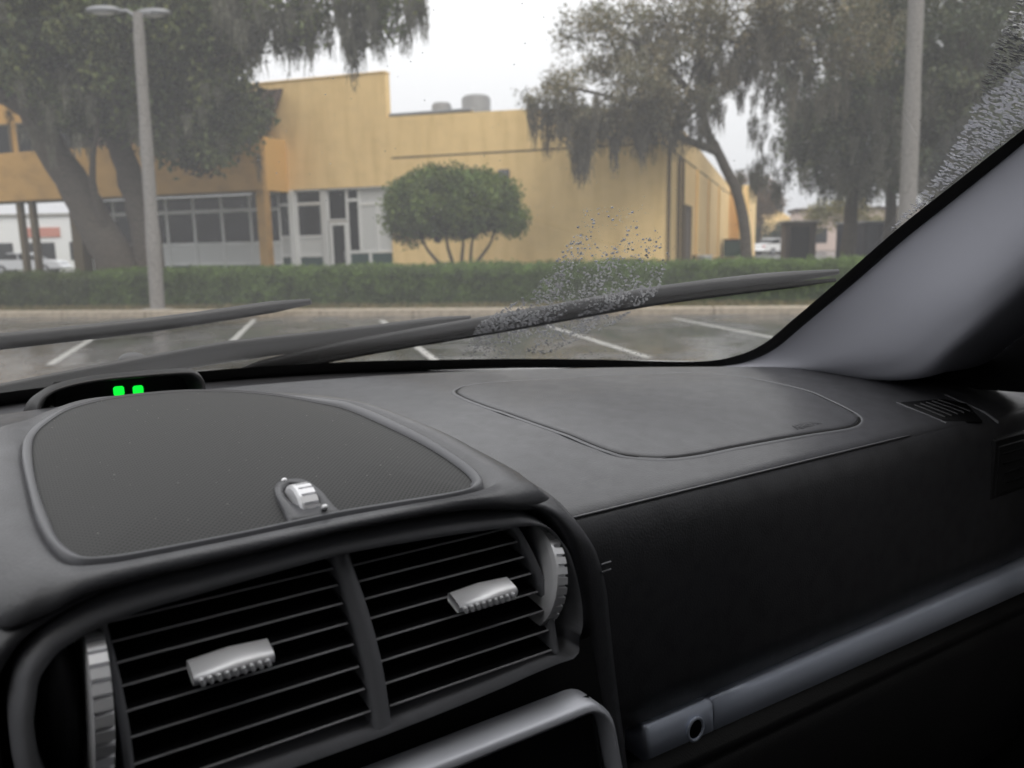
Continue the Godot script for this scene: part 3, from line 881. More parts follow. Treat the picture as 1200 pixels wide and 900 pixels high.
func poles() -> void:
	var conc := tri(mat("pole_concrete", lin(0.25, 0.24, 0.23), 0.85), Vector3.ONE * 1.2)
	conc.albedo_texture = noise_tex(44, 0.04, [grey(0.7), grey(0.95), grey(1.0)], 256, 4)
	var p := thing("street_lamp", "grey concrete street lamp with twin heads in front of the left oak", "lamp post", Vector3(-7.93, 0.0, -18.55))
	var st := new_st()
	tube(st, cr([Vector3(0, 0, 0), Vector3(0.05, 2.2, 0), Vector3(0.1, 4.4, 0), Vector3(0.15, 6.42, 0)], 4), [0.155, 0.135, 0.118, 0.10], 16)
	put("post", st, conc, p)
	st = new_st()
	span(st, Vector3(-0.3, 0, -0.3), Vector3(0.3, 0.16, 0.3), 0.03)
	put("base", st, M.concrete, p)
	for s in [[-0.72, 0.02, 0.0], [0.12, 0.10, -0.55]]:
		var h := Node3D.new()
		h.name = "lamp_head"
		p.add_child(h, true)
		st = new_st()
		tube(st, [Vector3(0.15, 6.3, 0), Vector3(0.15 + s[0] * 0.3, 6.46, s[2] * 0.3), Vector3(0.15 + s[0], 6.42 + s[1], s[2])], [0.035], 8)
		put("arm", st, M.metal, h)
		st = new_st()
		ball(st, Vector3(0.15 + s[0], 6.46 + s[1], s[2]), Vector3(0.38, 0.09, 0.17), 16, 8)
		put("shade", st, M.metal, h)
		st = new_st()
		ball(st, Vector3(0.15 + s[0], 6.415 + s[1], s[2]), Vector3(0.26, 0.06, 0.12), 12, 6)
		put("lens", st, M.white, h)
	p = thing("tall_lamp_post", "tall grey post standing at the right before the dark trees", "lamp post", Vector3(9.3, 0, -19.6))
	st = new_st()
	tube(st, cr([Vector3(0, 0, 0), Vector3(0.0, 2.5, 0), Vector3(-0.05, 5, 0), Vector3(-0.12, 9, 0)], 4), [0.21, 0.19, 0.17, 0.14], 16)
	put("post", st, conc, p)
	st = new_st()
	span(st, Vector3(-0.35, 0, -0.35), Vector3(0.35, 0.16, 0.35), 0.03)
	put("base", st, M.concrete, p)
	st = new_st()
	tube(st, [Vector3(-0.12, 8.7, 0), Vector3(0.9, 9.0, 0), Vector3(1.5, 9.0, 0)], [0.04], 8)
	put("arm", st, M.metal, p)
	st = new_st()
	ball(st, Vector3(1.6, 9.0, 0), Vector3(0.4, 0.1, 0.18), 14, 8)
	put("lamp_head", st, M.metal, p)

func yard_things() -> void:
	# things along the side wall, in the building's own directions
	var bb := Basis(Vector3.UP, deg_to_rad(-18.43))
	var at := func(x: float, z: float) -> Vector3: return Vector3(4.35, 0, -23.5) + bb * Vector3(x, 0, z)
	var turn := deg_to_rad(-18.43)
	var d = thing("green_bin", "dark green waste skip against the far end of the side wall", "skip", at.call(0.75, -22.0), turn)
	boxes("body", [[Vector3(-0.6, 0.15, -0.9), Vector3(0.6, 1.35, 0.9)]], M.green, d, 0.04)
	boxes("lid", [[Vector3(-0.64, 1.352, -0.95), Vector3(0.64, 1.45, 0.95)]], M.black, d, 0.03)
	for z in [-0.7, 0.7]:
		boxes("wheel", [[Vector3(-0.4, 0.0, z - 0.06), Vector3(-0.2, 0.15, z + 0.06)]], M.rubber, d, 0.03)
	d = thing("brick_planter", "low rusty red planter before the green skip", "planter", at.call(0.7, -15.5), turn)
	boxes("rim", [[Vector3(-0.5, 0.5, -1.0), Vector3(0.5, 0.62, 1.0)]], mat("red_coping", lin(0.22, 0.08, 0.05), 0.9), d, 0.02)
	boxes("wall", [[Vector3(-0.45, 0, -0.95), Vector3(0.45, 0.5, 0.95)]], mat("red_clay", lin(0.20, 0.075, 0.05), 0.9), d, 0.02)
	boxes("soil", [[Vector3(-0.38, 0.6, -0.88), Vector3(0.38, 0.64, 0.88)]], M.soil, d, 0.01)
	d = thing("white_bucket", "white bucket by the side door", "bucket", at.call(0.5, -6.6), turn)
	var st := new_st()
	tube(st, [Vector3(0, 0, 0), Vector3(0, 0.85, 0)], [0.22, 0.27], 16)
	put("body", st, M.cream, d)
	st = new_st()
	tube(st, [Vector3(0, 0.85, 0), Vector3(0, 0.9, 0)], [0.29], 16)
	put("rim", st, M.white, d)
	d = thing("black_sack", "black rubbish sack slumped by the building corner", "sack", at.call(0.45, -3.2), turn)
	st = new_st()
	ball(st, Vector3(0, 0.38, 0), Vector3(0.36, 0.42, 0.34), 12, 8)
	put("bag", st, M.black, d)
	st = new_st()
	tube(st, [Vector3(0, 0.76, 0), Vector3(0.03, 0.85, 0.02), Vector3(0.08, 0.95, 0.0)], [0.06, 0.03, 0.08], 8)
	put("knot", st, M.black, d)
	# dark skip and utility hut on the right
	d = thing("navy_skip", "dark navy steel skip behind the hedge beside the pillar", "skip", Vector3(15.9, 0, -36), 0.1)
	boxes("body", [[Vector3(-1.3, 0.15, -1.2), Vector3(1.3, 2.0, 1.2)]], mat("navy_steel", lin(0.018, 0.022, 0.04), 0.5), d, 0.05)
	for k in 5:
		boxes("rib", [[Vector3(-1.2 + k * 0.58, 0.2, 1.205), Vector3(-1.1 + k * 0.58, 1.9, 1.27)]], mat("navy_rib", lin(0.02, 0.024, 0.042), 0.5), d, 0.01)
	boxes("lid", [[Vector3(-1.34, 2.005, -1.25), Vector3(1.34, 2.08, 1.25)]], M.metal, d, 0.02)
	d = thing("brown_kiosk", "small brown wooden enclosure with a thin pale roof edge behind the trunks", "enclosure", Vector3(13.4, 0, -38), -0.2)
	boxes("wall", [[Vector3(-0.9, 0, -0.9), Vector3(0.4, 2.1, 0.9)]], mat("brown_boards", lin(0.075, 0.055, 0.045), 0.9), d, 0.02)
	boxes("roof", [[Vector3(-1.05, 2.105, -1.05), Vector3(0.55, 2.2, 1.05)]], M.concrete, d, 0.02)
	boxes("door", [[Vector3(-0.7, 0.02, 0.905), Vector3(0.1, 1.95, 0.95)]], M.black, d, 0.01)

# ------------------------------------------------------------------ the car: eye-relative metres, x right, z backwards

func part(called: String, st: SurfaceTool, m: Material, parent: Node3D = null) -> MeshInstance3D:
	return put(called, st, m, car if parent == null else parent, Vector3(0, EYE, 0) if parent == null else Vector3.ZERO)

func group_part(called: String) -> Node3D:
	var o := Node3D.new()
	o.name = called
	car.add_child(o, true)
	o.position = Vector3(0, EYE, 0)
	return o

const XC := 0.19

# the windscreen as a surface: u across (-1..1), v up the glass
func wind(u: float, v: float) -> Vector3:
	var bx := 0.74 * u
	var tx := 0.50 * u
	var a := Vector3(XC + bx, -0.185, -1.24 + 0.82 * bx * bx)
	var b := Vector3(XC + tx, 0.40, -0.05 + 0.82 * tx * tx)
	var s := 0.03 * sin(PI * v)
	return a.lerp(b, v) + Vector3(0, s * 0.85, -s * 0.5)

func wind_normal(u: float, v: float) -> Vector3:
	var n := (wind(u + 0.001, v) - wind(u, v)).cross(wind(u, v + 0.001) - wind(u, v)).normalized()
	return n if n.y > 0.0 else -n

func dash_y(z: float) -> float:
	var zs := [-1.4, -1.05, -0.7, -0.6, -0.55, -0.5, -0.475, -0.455]
	var ys := [-0.172, -0.170, -0.172, -0.178, -0.185, -0.196, -0.204, -0.214]
	for i in 7:
		if z <= zs[i + 1]:
			return lerpf(ys[i], ys[i + 1], (z - zs[i]) / (zs[i + 1] - zs[i]))
	return -0.214

func grille_y(z: float) -> float:
	return -0.16 + 0.146 * (-0.47 - z)

func vent_z(y: float) -> float:
	return -0.45 + 0.3 * (-0.1935 - y)

func on_vent(p: Vector2, dz := 0.0) -> Vector3:
	return Vector3(p.x, p.y, vent_z(p.y) + dz)

func cabin() -> void:
	car = thing("car_cabin", "grey and black car interior seen from the driver's seat, dashboard and windscreen", "car", Vector3.ZERO, deg_to_rad(33.0))
	var st := new_st()
	# unseen roof lining, low and dark to shade the dash, curved back from glass
	var rows := []
	for j in 2:
		for k in 9:
			pass
	for k in 10:
		var row := []
		var t := float(k) / 9.0
		for i in 13:
			var u := -1.0 + i / 6.0
			var a := wind(u, 0.775)
			var zz := lerpf(a.z - 0.01, 1.9, pow(t, 1.4))
			row.append(Vector3(lerpf(a.x, XC + 0.56 * u, minf(t * 3.0, 1.0)), a.y - 0.004 + 0.10 * sin(PI * 0.5 * minf(t * 1.6, 1.0)) * (1.0 - u * u * 0.4), zz))
		rows.append(row)
	loft(st, rows)
	var up := []
	for r in rows:
		var q := []
		for p in r:
			q.append(p + Vector3(0, 0.04, 0))
		up.append(q)
	loft(st, up)
	part("roof_lining", st, M.lining)
	for s in [1.0, -1.0]:
		st = new_st()
		var f := func(x: float) -> float: return XC + s * x
		# door below the glass, sail panel in front of it, posts, rail
		var rail := [[0.86, -0.13, -0.86, 0.86, -1.15, 2.0]]
		span(st, Vector3(f.call(0.91), -1.15, -0.72), Vector3(f.call(0.98), -0.162, 2.0), 0.03)
		span(st, Vector3(f.call(0.83), -0.18, -0.44), Vector3(f.call(0.90), -0.165, 2.0), 0.004)
		var tri_ = [Vector3(f.call(0.84), -0.20, -0.70), Vector3(f.call(0.84), -0.17, -0.22), Vector3(f.call(0.72), 0.16, -0.25), Vector3(f.call(0.70), 0.10, -0.36)]
		quad(st, tri_[0], tri_[1], tri_[2], tri_[3])
		for w in tri_.size():
			tri_[w] += Vector3(s * 0.03, 0, 0)
		quad(st, tri_[0], tri_[1], tri_[2], tri_[3])
		for z in []:
			quad(st, Vector3(f.call(0.84), -0.13, z), Vector3(f.call(0.84), -0.13, z + 0.3), Vector3(f.call(0.57), 0.42, z + 0.22), Vector3(f.call(0.57), 0.42, z))
			quad(st, Vector3(f.call(0.88), -0.13, z), Vector3(f.call(0.88), -0.13, z + 0.3), Vector3(f.call(0.61), 0.42, z + 0.22), Vector3(f.call(0.61), 0.42, z))
		quad(st, Vector3(f.call(0.84), -0.17, 0.42), Vector3(f.call(0.84), -0.17, 2.0), Vector3(f.call(0.56), 0.36, 2.0), Vector3(f.call(0.56), 0.36, 0.36))  # unseen rear side closed solid, added to keep light off the dash faces
		quad(st, Vector3(f.call(0.88), -0.17, 0.42), Vector3(f.call(0.88), -0.17, 2.0), Vector3(f.call(0.60), 0.36, 2.0), Vector3(f.call(0.60), 0.36, 0.36))
		var door := part("door_panel", st, M.black)
		st = new_st()
		quad(st, Vector3(f.call(0.83), -0.13, -0.5), Vector3(f.call(0.83), -0.13, 2.0), Vector3(f.call(0.555), 0.42, 2.0), Vector3(f.call(0.60), 0.34, 0.0))
		part("side_window", st, M.pane, door)
	st = new_st()
	span(st, Vector3(-0.75, -1.15, 1.98), Vector3(1.18, 0.42, 2.05), 0.02)  # unseen back closed without a window, to cut light from behind
	span(st, Vector3(-0.75, -1.2, -1.2), Vector3(1.18, -1.15, 2.0), 0.02)
	span(st, Vector3(-0.75, -1.15, -1.0), Vector3(1.18, -0.30, -0.95), 0.02)
	part("carpet_shell", st, M.carpet)
	st = new_st()
	for x in [-0.28, 0.66]:
		span(st, Vector3(x - 0.26, -0.62, 0.35), Vector3(x + 0.26, 0.12, 0.55), 0.08)
		span(st, Vector3(x - 0.26, -0.85, -0.15), Vector3(x + 0.26, -0.55, 0.4), 0.08)
	# the seats stand behind the lens
	part("seat_row", st, M.carpet)
	# pillars: light cloth trim from the glass edge round to the door
	var P := [
		[Vector3(0.890, -0.181, -0.829), Vector3(0.906, -0.171, -0.789), Vector3(0.910, -0.147, -0.742), Vector3(0.896, -0.100, -0.674), Vector3(0.881, -0.053, -0.605), Vector3(0.862, -0.001, -0.532), Vector3(0.849, 0.039, -0.471), Vector3(0.831, 0.085, -0.401), Vector3(0.802, 0.144, -0.314)],
		[Vector3(0.888, -0.181, -0.825), Vector3(0.901, -0.172, -0.770), Vector3(0.911, -0.156, -0.713), Vector3(0.898, -0.122, -0.640), Vector3(0.880, -0.085, -0.574), Vector3(0.856, -0.038, -0.508), Vector3(0.841, -0.000, -0.454), Vector3(0.823, 0.050, -0.385), Vector3(0.794, 0.112, -0.301)],
		[Vector3(0.885, -0.181, -0.821), Vector3(0.896, -0.173, -0.751), Vector3(0.911, -0.165, -0.685), Vector3(0.898, -0.143, -0.607), Vector3(0.878, -0.115, -0.543), Vector3(0.849, -0.073, -0.485), Vector3(0.832, -0.038, -0.436), Vector3(0.814, 0.015, -0.370), Vector3(0.785, 0.082, -0.288)],
		[Vector3(0.886, -0.182, -0.820), Vector3(0.901, -0.176, -0.744), Vector3(0.919, -0.173, -0.671), Vector3(0.907, -0.159, -0.589), Vector3(0.884, -0.137, -0.527), Vector3(0.853, -0.099, -0.473), Vector3(0.834, -0.065, -0.428), Vector3(0.817, -0.009, -0.363), Vector3(0.789, 0.061, -0.282)],
		[Vector3(0.890, -0.183, -0.823), Vector3(0.918, -0.181, -0.750), Vector3(0.941, -0.182, -0.671), Vector3(0.929, -0.175, -0.584), Vector3(0.905, -0.158, -0.522), Vector3(0.871, -0.123, -0.472), Vector3(0.852, -0.089, -0.429), Vector3(0.836, -0.030, -0.364), Vector3(0.809, 0.044, -0.284)]]
	var cols := []       # across the pillar at each station, refined, then a return to the door and on up to the roof
	for i in 9:
		var a := []
		for r in 5:
			a.append(P[r][i])
		a.append(P[4][i] + Vector3(0.05, 0.004, 0.01))
		a.append(P[4][i] + Vector3(0.12, 0.0, 0.0))
		cols.append(cr(a, 4))
	for dy in [0.12, 0.24]:
		var a := []
		for p in cols[8]:
			a.append(p + Vector3(-0.42 * dy, dy, 1.5 * dy))
		cols.append(a)
	var fine := []
	for k in cols[0].size():
		var line := []
		for c in cols:
			line.append(c[k])
		fine.append(cr(line, 4))
	st = new_st()
	loft(st, fine)
	part("pillar_trim", st, M.pillar)
	var mir := []
	for r in fine:
		var q := []
		for p in r:
			q.append(Vector3(2.0 * XC - p.x, p.y, p.z))
		q.reverse()
		mir.append(q)
	st = new_st()
	loft(st, mir)
	part("pillar_trim", st, M.pillar)

func dash_edge(x: float) -> float:
	return -1.05 + 0.62 * (x - XC) * (x - XC)

func dash_top_rows(x0: float, x1: float, n: int, front: bool) -> Array:
	var rows := []
	for r in 30:
		rows.append([])
	for i in n + 1:
		var x := lerpf(x0, x1, float(i) / n)
		var e := dash_edge(x)
		var g := -1.26 + 0.82 * (x - XC) * (x - XC)
		var pr := [Vector2(minf(g, e - 0.03), -0.191), Vector2(e - 0.012, -0.186), Vector2(e - 0.007, -0.180), Vector2(e - 0.003, dash_y(e) - 0.003), Vector2(e + 0.008, dash_y(e))]
		for k in 9:
			var z := lerpf(e + 0.02, -0.56, float(k) / 8.0)
			pr.append(Vector2(z, dash_y(z)))
		if front:
			for q in [Vector2(-0.53, -0.189), Vector2(-0.50, -0.196), Vector2(-0.485, -0.2), Vector2(-0.4742, -0.2042), Vector2(-0.4736, -0.2062), Vector2(-0.4728, -0.207), Vector2(-0.4705, -0.2095), Vector2(-0.4675, -0.2165), Vector2(-0.4645, -0.228), Vector2(-0.4625, -0.25), Vector2(-0.461, -0.28), Vector2(-0.460, -0.32), Vector2(-0.461, -0.36), Vector2(-0.463, -0.389), Vector2(-0.472, -0.3935), Vector2(-0.50, -0.394)]:
				pr.append(q)
		else:
			for q in 16:
				pr.append(Vector2(-0.56, -0.185 - q * 0.03))
		for r in 30:
			rows[r].append(Vector3(lerpf(0.350, x1, float(i) / n) if front and r > 15 else x, pr[r].y, pr[r].x))
	return rows

func dashboard() -> void:
	var st := new_st()
	loft(st, dash_top_rows(0.30, 1.24, 56, true))
	loft(st, dash_top_rows(-0.70, 0.30, 40, false))
	var pad := part("dashboard", st, M.dash)
	# airbag lid: a plate a millimetre proud in a dark groove
	var lid := [Vector2(0.465, -0.838), Vector2(0.452, -0.794), Vector2(0.446, -0.721), Vector2(0.448, -0.660), Vector2(0.454, -0.586), Vector2(0.461, -0.550), Vector2(0.472, -0.535), Vector2(0.496, -0.522), Vector2(0.531, -0.516), Vector2(0.581, -0.515), Vector2(0.650, -0.512), Vector2(0.686, -0.510), Vector2(0.742, -0.506), Vector2(0.769, -0.512), Vector2(0.785, -0.526), Vector2(0.791, -0.549), Vector2(0.805, -0.601), Vector2(0.808, -0.640), Vector2(0.798, -0.712), Vector2(0.778, -0.754), Vector2(0.732, -0.782), Vector2(0.638, -0.823), Vector2(0.544, -0.857), Vector2(0.498, -0.862)]
	var ring := cr(lid, 6, true)
	var c := Vector2(0.62, -0.66)
	var lay := func(inset: float, dy: float, shrink: float) -> Array:
		var out := []
		for i in ring.size():
			var d: Vector2 = (ring[(i + 1) % ring.size()] - ring[(i - 1 + ring.size()) % ring.size()]).normalized()
			var nn := Vector2(d.y, -d.x)
			if nn.dot(c - ring[i]) < 0.0:
				nn = -nn
			var p: Vector2 = (ring[i] + nn * inset).lerp(c, shrink)
			out.append(Vector3(p.x, dash_y(p.y) + dy, p.y))
		return out
	st = new_st()
	loft(st, [lay.call(0.0022, -0.002, 0.0), lay.call(0.0022, 0.0004, 0.0), lay.call(0.004, 0.0016, 0.0), lay.call(0.008, 0.0019, 0.0), lay.call(0.008, 0.002, 0.1), lay.call(0.008, 0.002, 0.3), lay.call(0.008, 0.002, 0.5), lay.call(0.008, 0.002, 0.75), lay.call(0.0, 0.002, 0.999)], true)
	var lidm := part("airbag_lid", st, M.dash)
	st = new_st()
	loft(st, [lay.call(-0.0006, 0.0003, 0.0), lay.call(0.0026, 0.0003, 0.0)], true)
	part("groove", st, M.rubber, lidm)
	st = new_st()
	loft(st, [lay.call(-0.0045, 0.0002, 0.0), lay.call(-0.003, 0.0012, 0.0), lay.call(-0.0008, 0.0008, 0.0), lay.call(-0.0006, -0.001, 0.0)], true)
	part("groove_lip", st, M.bead, lidm)
	# embossed word on the lid
	var tm := TextMesh.new()
	tm.text = "AIRBAG"
	tm.font_size = 16
	tm.pixel_size = 0.0008
	tm.depth = 0.0003
	var f := SystemFont.new()
	f.font_names = PackedStringArray(["Droid Sans"])
	tm.font = f
	var word := put_mesh("embossed_word", tm, M.dash, lidm, Vector3(0.70, dash_y(-0.525) + 0.00215, -0.525))
	word.rotation = Vector3(-PI / 2 + 0.18, 0.06, 0)
	# stitched seam ridge along the front edge
	st = new_st()
	var seam := []
	for i in 20:
		var x := lerpf(0.35, 0.80, i / 19.0)
		seam.append(Vector3(x, -0.2045, -0.4738))
	tube(st, seam, [0.0011, 0.0011, 0.0011, 0.0004], 6)
	part("seam", st, M.bead, pad)
	# side demister grille and outer vent
	st = new_st()
	var tri_ := [Vector2(0.873, -0.531), Vector2(0.876, -0.482), Vector2(0.93, -0.468), Vector2(0.955, -0.500), Vector2(0.94, -0.52)]
	var bt := []
	var tp := []
	var mid := []
	for p in tri_:
		bt.append(Vector3(p.x, dash_y(p.y) - 0.001, p.y))
		tp.append(Vector3(p.x, dash_y(p.y) + 0.002, p.y))
		mid.append(Vector3(0.915, dash_y(-0.5) + 0.0015, -0.5))
	loft(st, [bt, tp, mid], true)
	var dm := part("demister_grille", st, M.black)
	for k in 5:
		st = new_st()
		tube(st, [Vector3(0.882 + k * 0.012, dash_y(-0.52) + 0.002, -0.52), Vector3(0.886 + k * 0.013, dash_y(-0.486) + 0.002, -0.486)], [0.0012], 6)
		part("slat", st, M.dark, dm)
	st = new_st()
	tube(st, [Vector3(0.870, dash_y(-0.534) + 0.0008, -0.534), Vector3(0.8745, dash_y(-0.478) + 0.0008, -0.478)], [0.0011], 6)
	part("edge_trim", st, M.bead, dm)
	st = new_st()
	tube(st, [Vector3(0.962, dash_y(-0.53) + 0.001, -0.53), Vector3(0.957, dash_y(-0.48) + 0.001, -0.48), Vector3(0.955, dash_y(-0.46) + 0.001, -0.462)], [0.0008, 0.0018, 0.0018], 6)
	part("edge_trim", st, M.bead, pad)
	var sp := SphereMesh.new()
	sp.radius = 0.5
	sp.height = 1.0
	sp.radial_segments = 6
	sp.rings = 3
	var pl := []
	for k in 260:
		var q := Vector2(rnd(0.30, 0.88), rnd(-0.85, -0.5)) if k < 150 else Vector2(rnd(0.03, 0.27), rnd(-0.73, -0.48))
		var y := dash_y(q.y) + 0.0022 if k < 150 else grille_y(q.y) + 0.004
		var r := rnd(0.0003, 0.0008)
		pl.append(Transform3D(Basis(Vector3.UP, rnd(0, TAU)).scaled(Vector3(r * rnd(1.0, 2.0), r * 0.4, r)), Vector3(q.x, y, q.y)))
	multi("dust", sp, mat("dust_grey", lin(0.30, 0.29, 0.27), 0.95), pl, [], pad)
	var ov := group_part("outer_vent")
	st = new_st()
	span(st, Vector3(0.945, -0.30, -0.47), Vector3(1.24, -0.228, -0.4595), 0.002)
	part("bezel", st, M.dark, ov)
	st = new_st()
	span(st, Vector3(0.952, -0.296, -0.468), Vector3(1.24, -0.236, -0.4585), 0.002)
	part("recess", st, M.dark, ov)
	for k in 4:
		st = new_st()
		span(st, Vector3(0.957 + k * 0.006, -0.2475 - k * 0.012, -0.463), Vector3(1.24, -0.2458 - k * 0.012, -0.4565), 0.0008)
		part("slat", st, M.slat, ov)
	# satin strip and its lock block
	var strip := func(x0: float, x1: float, st_: SurfaceTool) -> void:
		var n := 16
		var rr := [[], [], [], [], [], []]
		for i in n + 1:
			var x := lerpf(x0, x1, float(i) / n)
			var k := (x - 0.424) / 0.636
			var top := -0.3927 - 0.0101 * k
			var bot := -0.4235 - 0.0135 * k
			rr[0].append(Vector3(x, top, -0.485))
			rr[1].append(Vector3(x, top, -0.464))
			rr[2].append(Vector3(x, top - 0.003, -0.4588))
			rr[3].append(Vector3(x, bot + 0.004, -0.4566))
			rr[4].append(Vector3(x, bot, -0.462))
			rr[5].append(Vector3(x, bot - 0.001, -0.485))
		loft(st_, rr)
		for e in [0, n]:
			quad(st_, rr[1][e], rr[2][e], rr[3][e], rr[4][e])
			quad(st_, rr[0][e], rr[1][e], rr[4][e], rr[5][e])
	st = new_st()
	strip.call(0.5009, 1.26, st)
	part("satin_strip", st, M.trim)
	st = new_st()
	strip.call(0.4219, 0.4987, st)
	var blk := part("lock_block", st, M.trim)
	st = new_st()
	var hole := []
	for k in 25:
		hole.append(Vector3(0.4765 + cos(TAU * k / 24) * 0.009, -0.4118 + sin(TAU * k / 24) * 0.0101, -0.4568))
	tube(st, hole, [0.0016], 8, false)
	part("lock_ring", st, M.trim, blk)
	st = new_st()
	ball(st, Vector3(0.4765, -0.4118, -0.4575), Vector3(0.0083, 0.0093, 0.0018), 16, 6)
	part("keyhole", st, M.black, blk)
	# glove box
	st = new_st()
	var gl := []
	for q in [Vector2(-0.49, -0.42), Vector2(-0.463, -0.441), Vector2(-0.460, -0.448), Vector2(-0.463, -0.4505), Vector2(-0.460, -0.454), Vector2(-0.456, -0.466), Vector2(-0.46, -0.55), Vector2(-0.48, -0.65), Vector2(-0.57, -0.74), Vector2(-0.8, -0.78)]:
		var row := []
		for i in 17:
			row.append(Vector3(lerpf(0.385, 1.26, i / 16.0), q.y - 0.018 * i / 16.0, q.x))
		gl.append(row)
	loft(st, gl)
	part("glove_box", st, M.dark)
	# little warning display on a visor by the windscreen
	var pod := group_part("parking_display")
	var arch := [Vector2(0.046, -0.178), Vector2(0.049, -0.166), Vector2(0.057, -0.156), Vector2(0.073, -0.149), Vector2(0.106, -0.1445), Vector2(0.151, -0.144), Vector2(0.203, -0.1455), Vector2(0.217, -0.150), Vector2(0.224, -0.160), Vector2(0.225, -0.178)]
	var fine := cr(arch, 5)
	var layer := func(grow: float, z: float, low: float) -> Array:
		var out := []
		for p in fine:
			var q: Vector2 = Vector2(0.138, -0.175) + (p - Vector2(0.138, -0.175)) * Vector2(1.0 + grow, 1.0 + grow * 2.2)
			out.append(Vector3(q.x, q.y - low, z))
		return out
	st = new_st()
	loft(st, [layer.call(-0.10, -1.09, 0.004), layer.call(-0.035, -1.035, 0.0), layer.call(0.0, -1.031, 0.0), layer.call(0.02, -1.036, 0.0), layer.call(0.06, -1.06, 0.002), layer.call(0.14, -1.12, 0.02), layer.call(0.16, -1.15, 0.05)])
	part("visor", st, M.dark, pod)
	st = new_st()
	span(st, Vector3(0.066, -0.19, -1.10), Vector3(0.212, -0.150, -1.085), 0.003)
	part("display_face", st, M.black, pod)
	for x in [0.136, 0.1575]:
		st = new_st()
		span(st, Vector3(x - 0.006, -0.1735 - (x - 0.136) * 0.07, -1.086), Vector3(x + 0.006, -0.1615 - (x - 0.136) * 0.07, -1.0815), 0.002)
		part("indicator_light", st, M.led, pod)

# ------------------------------------------------------------------ centre console

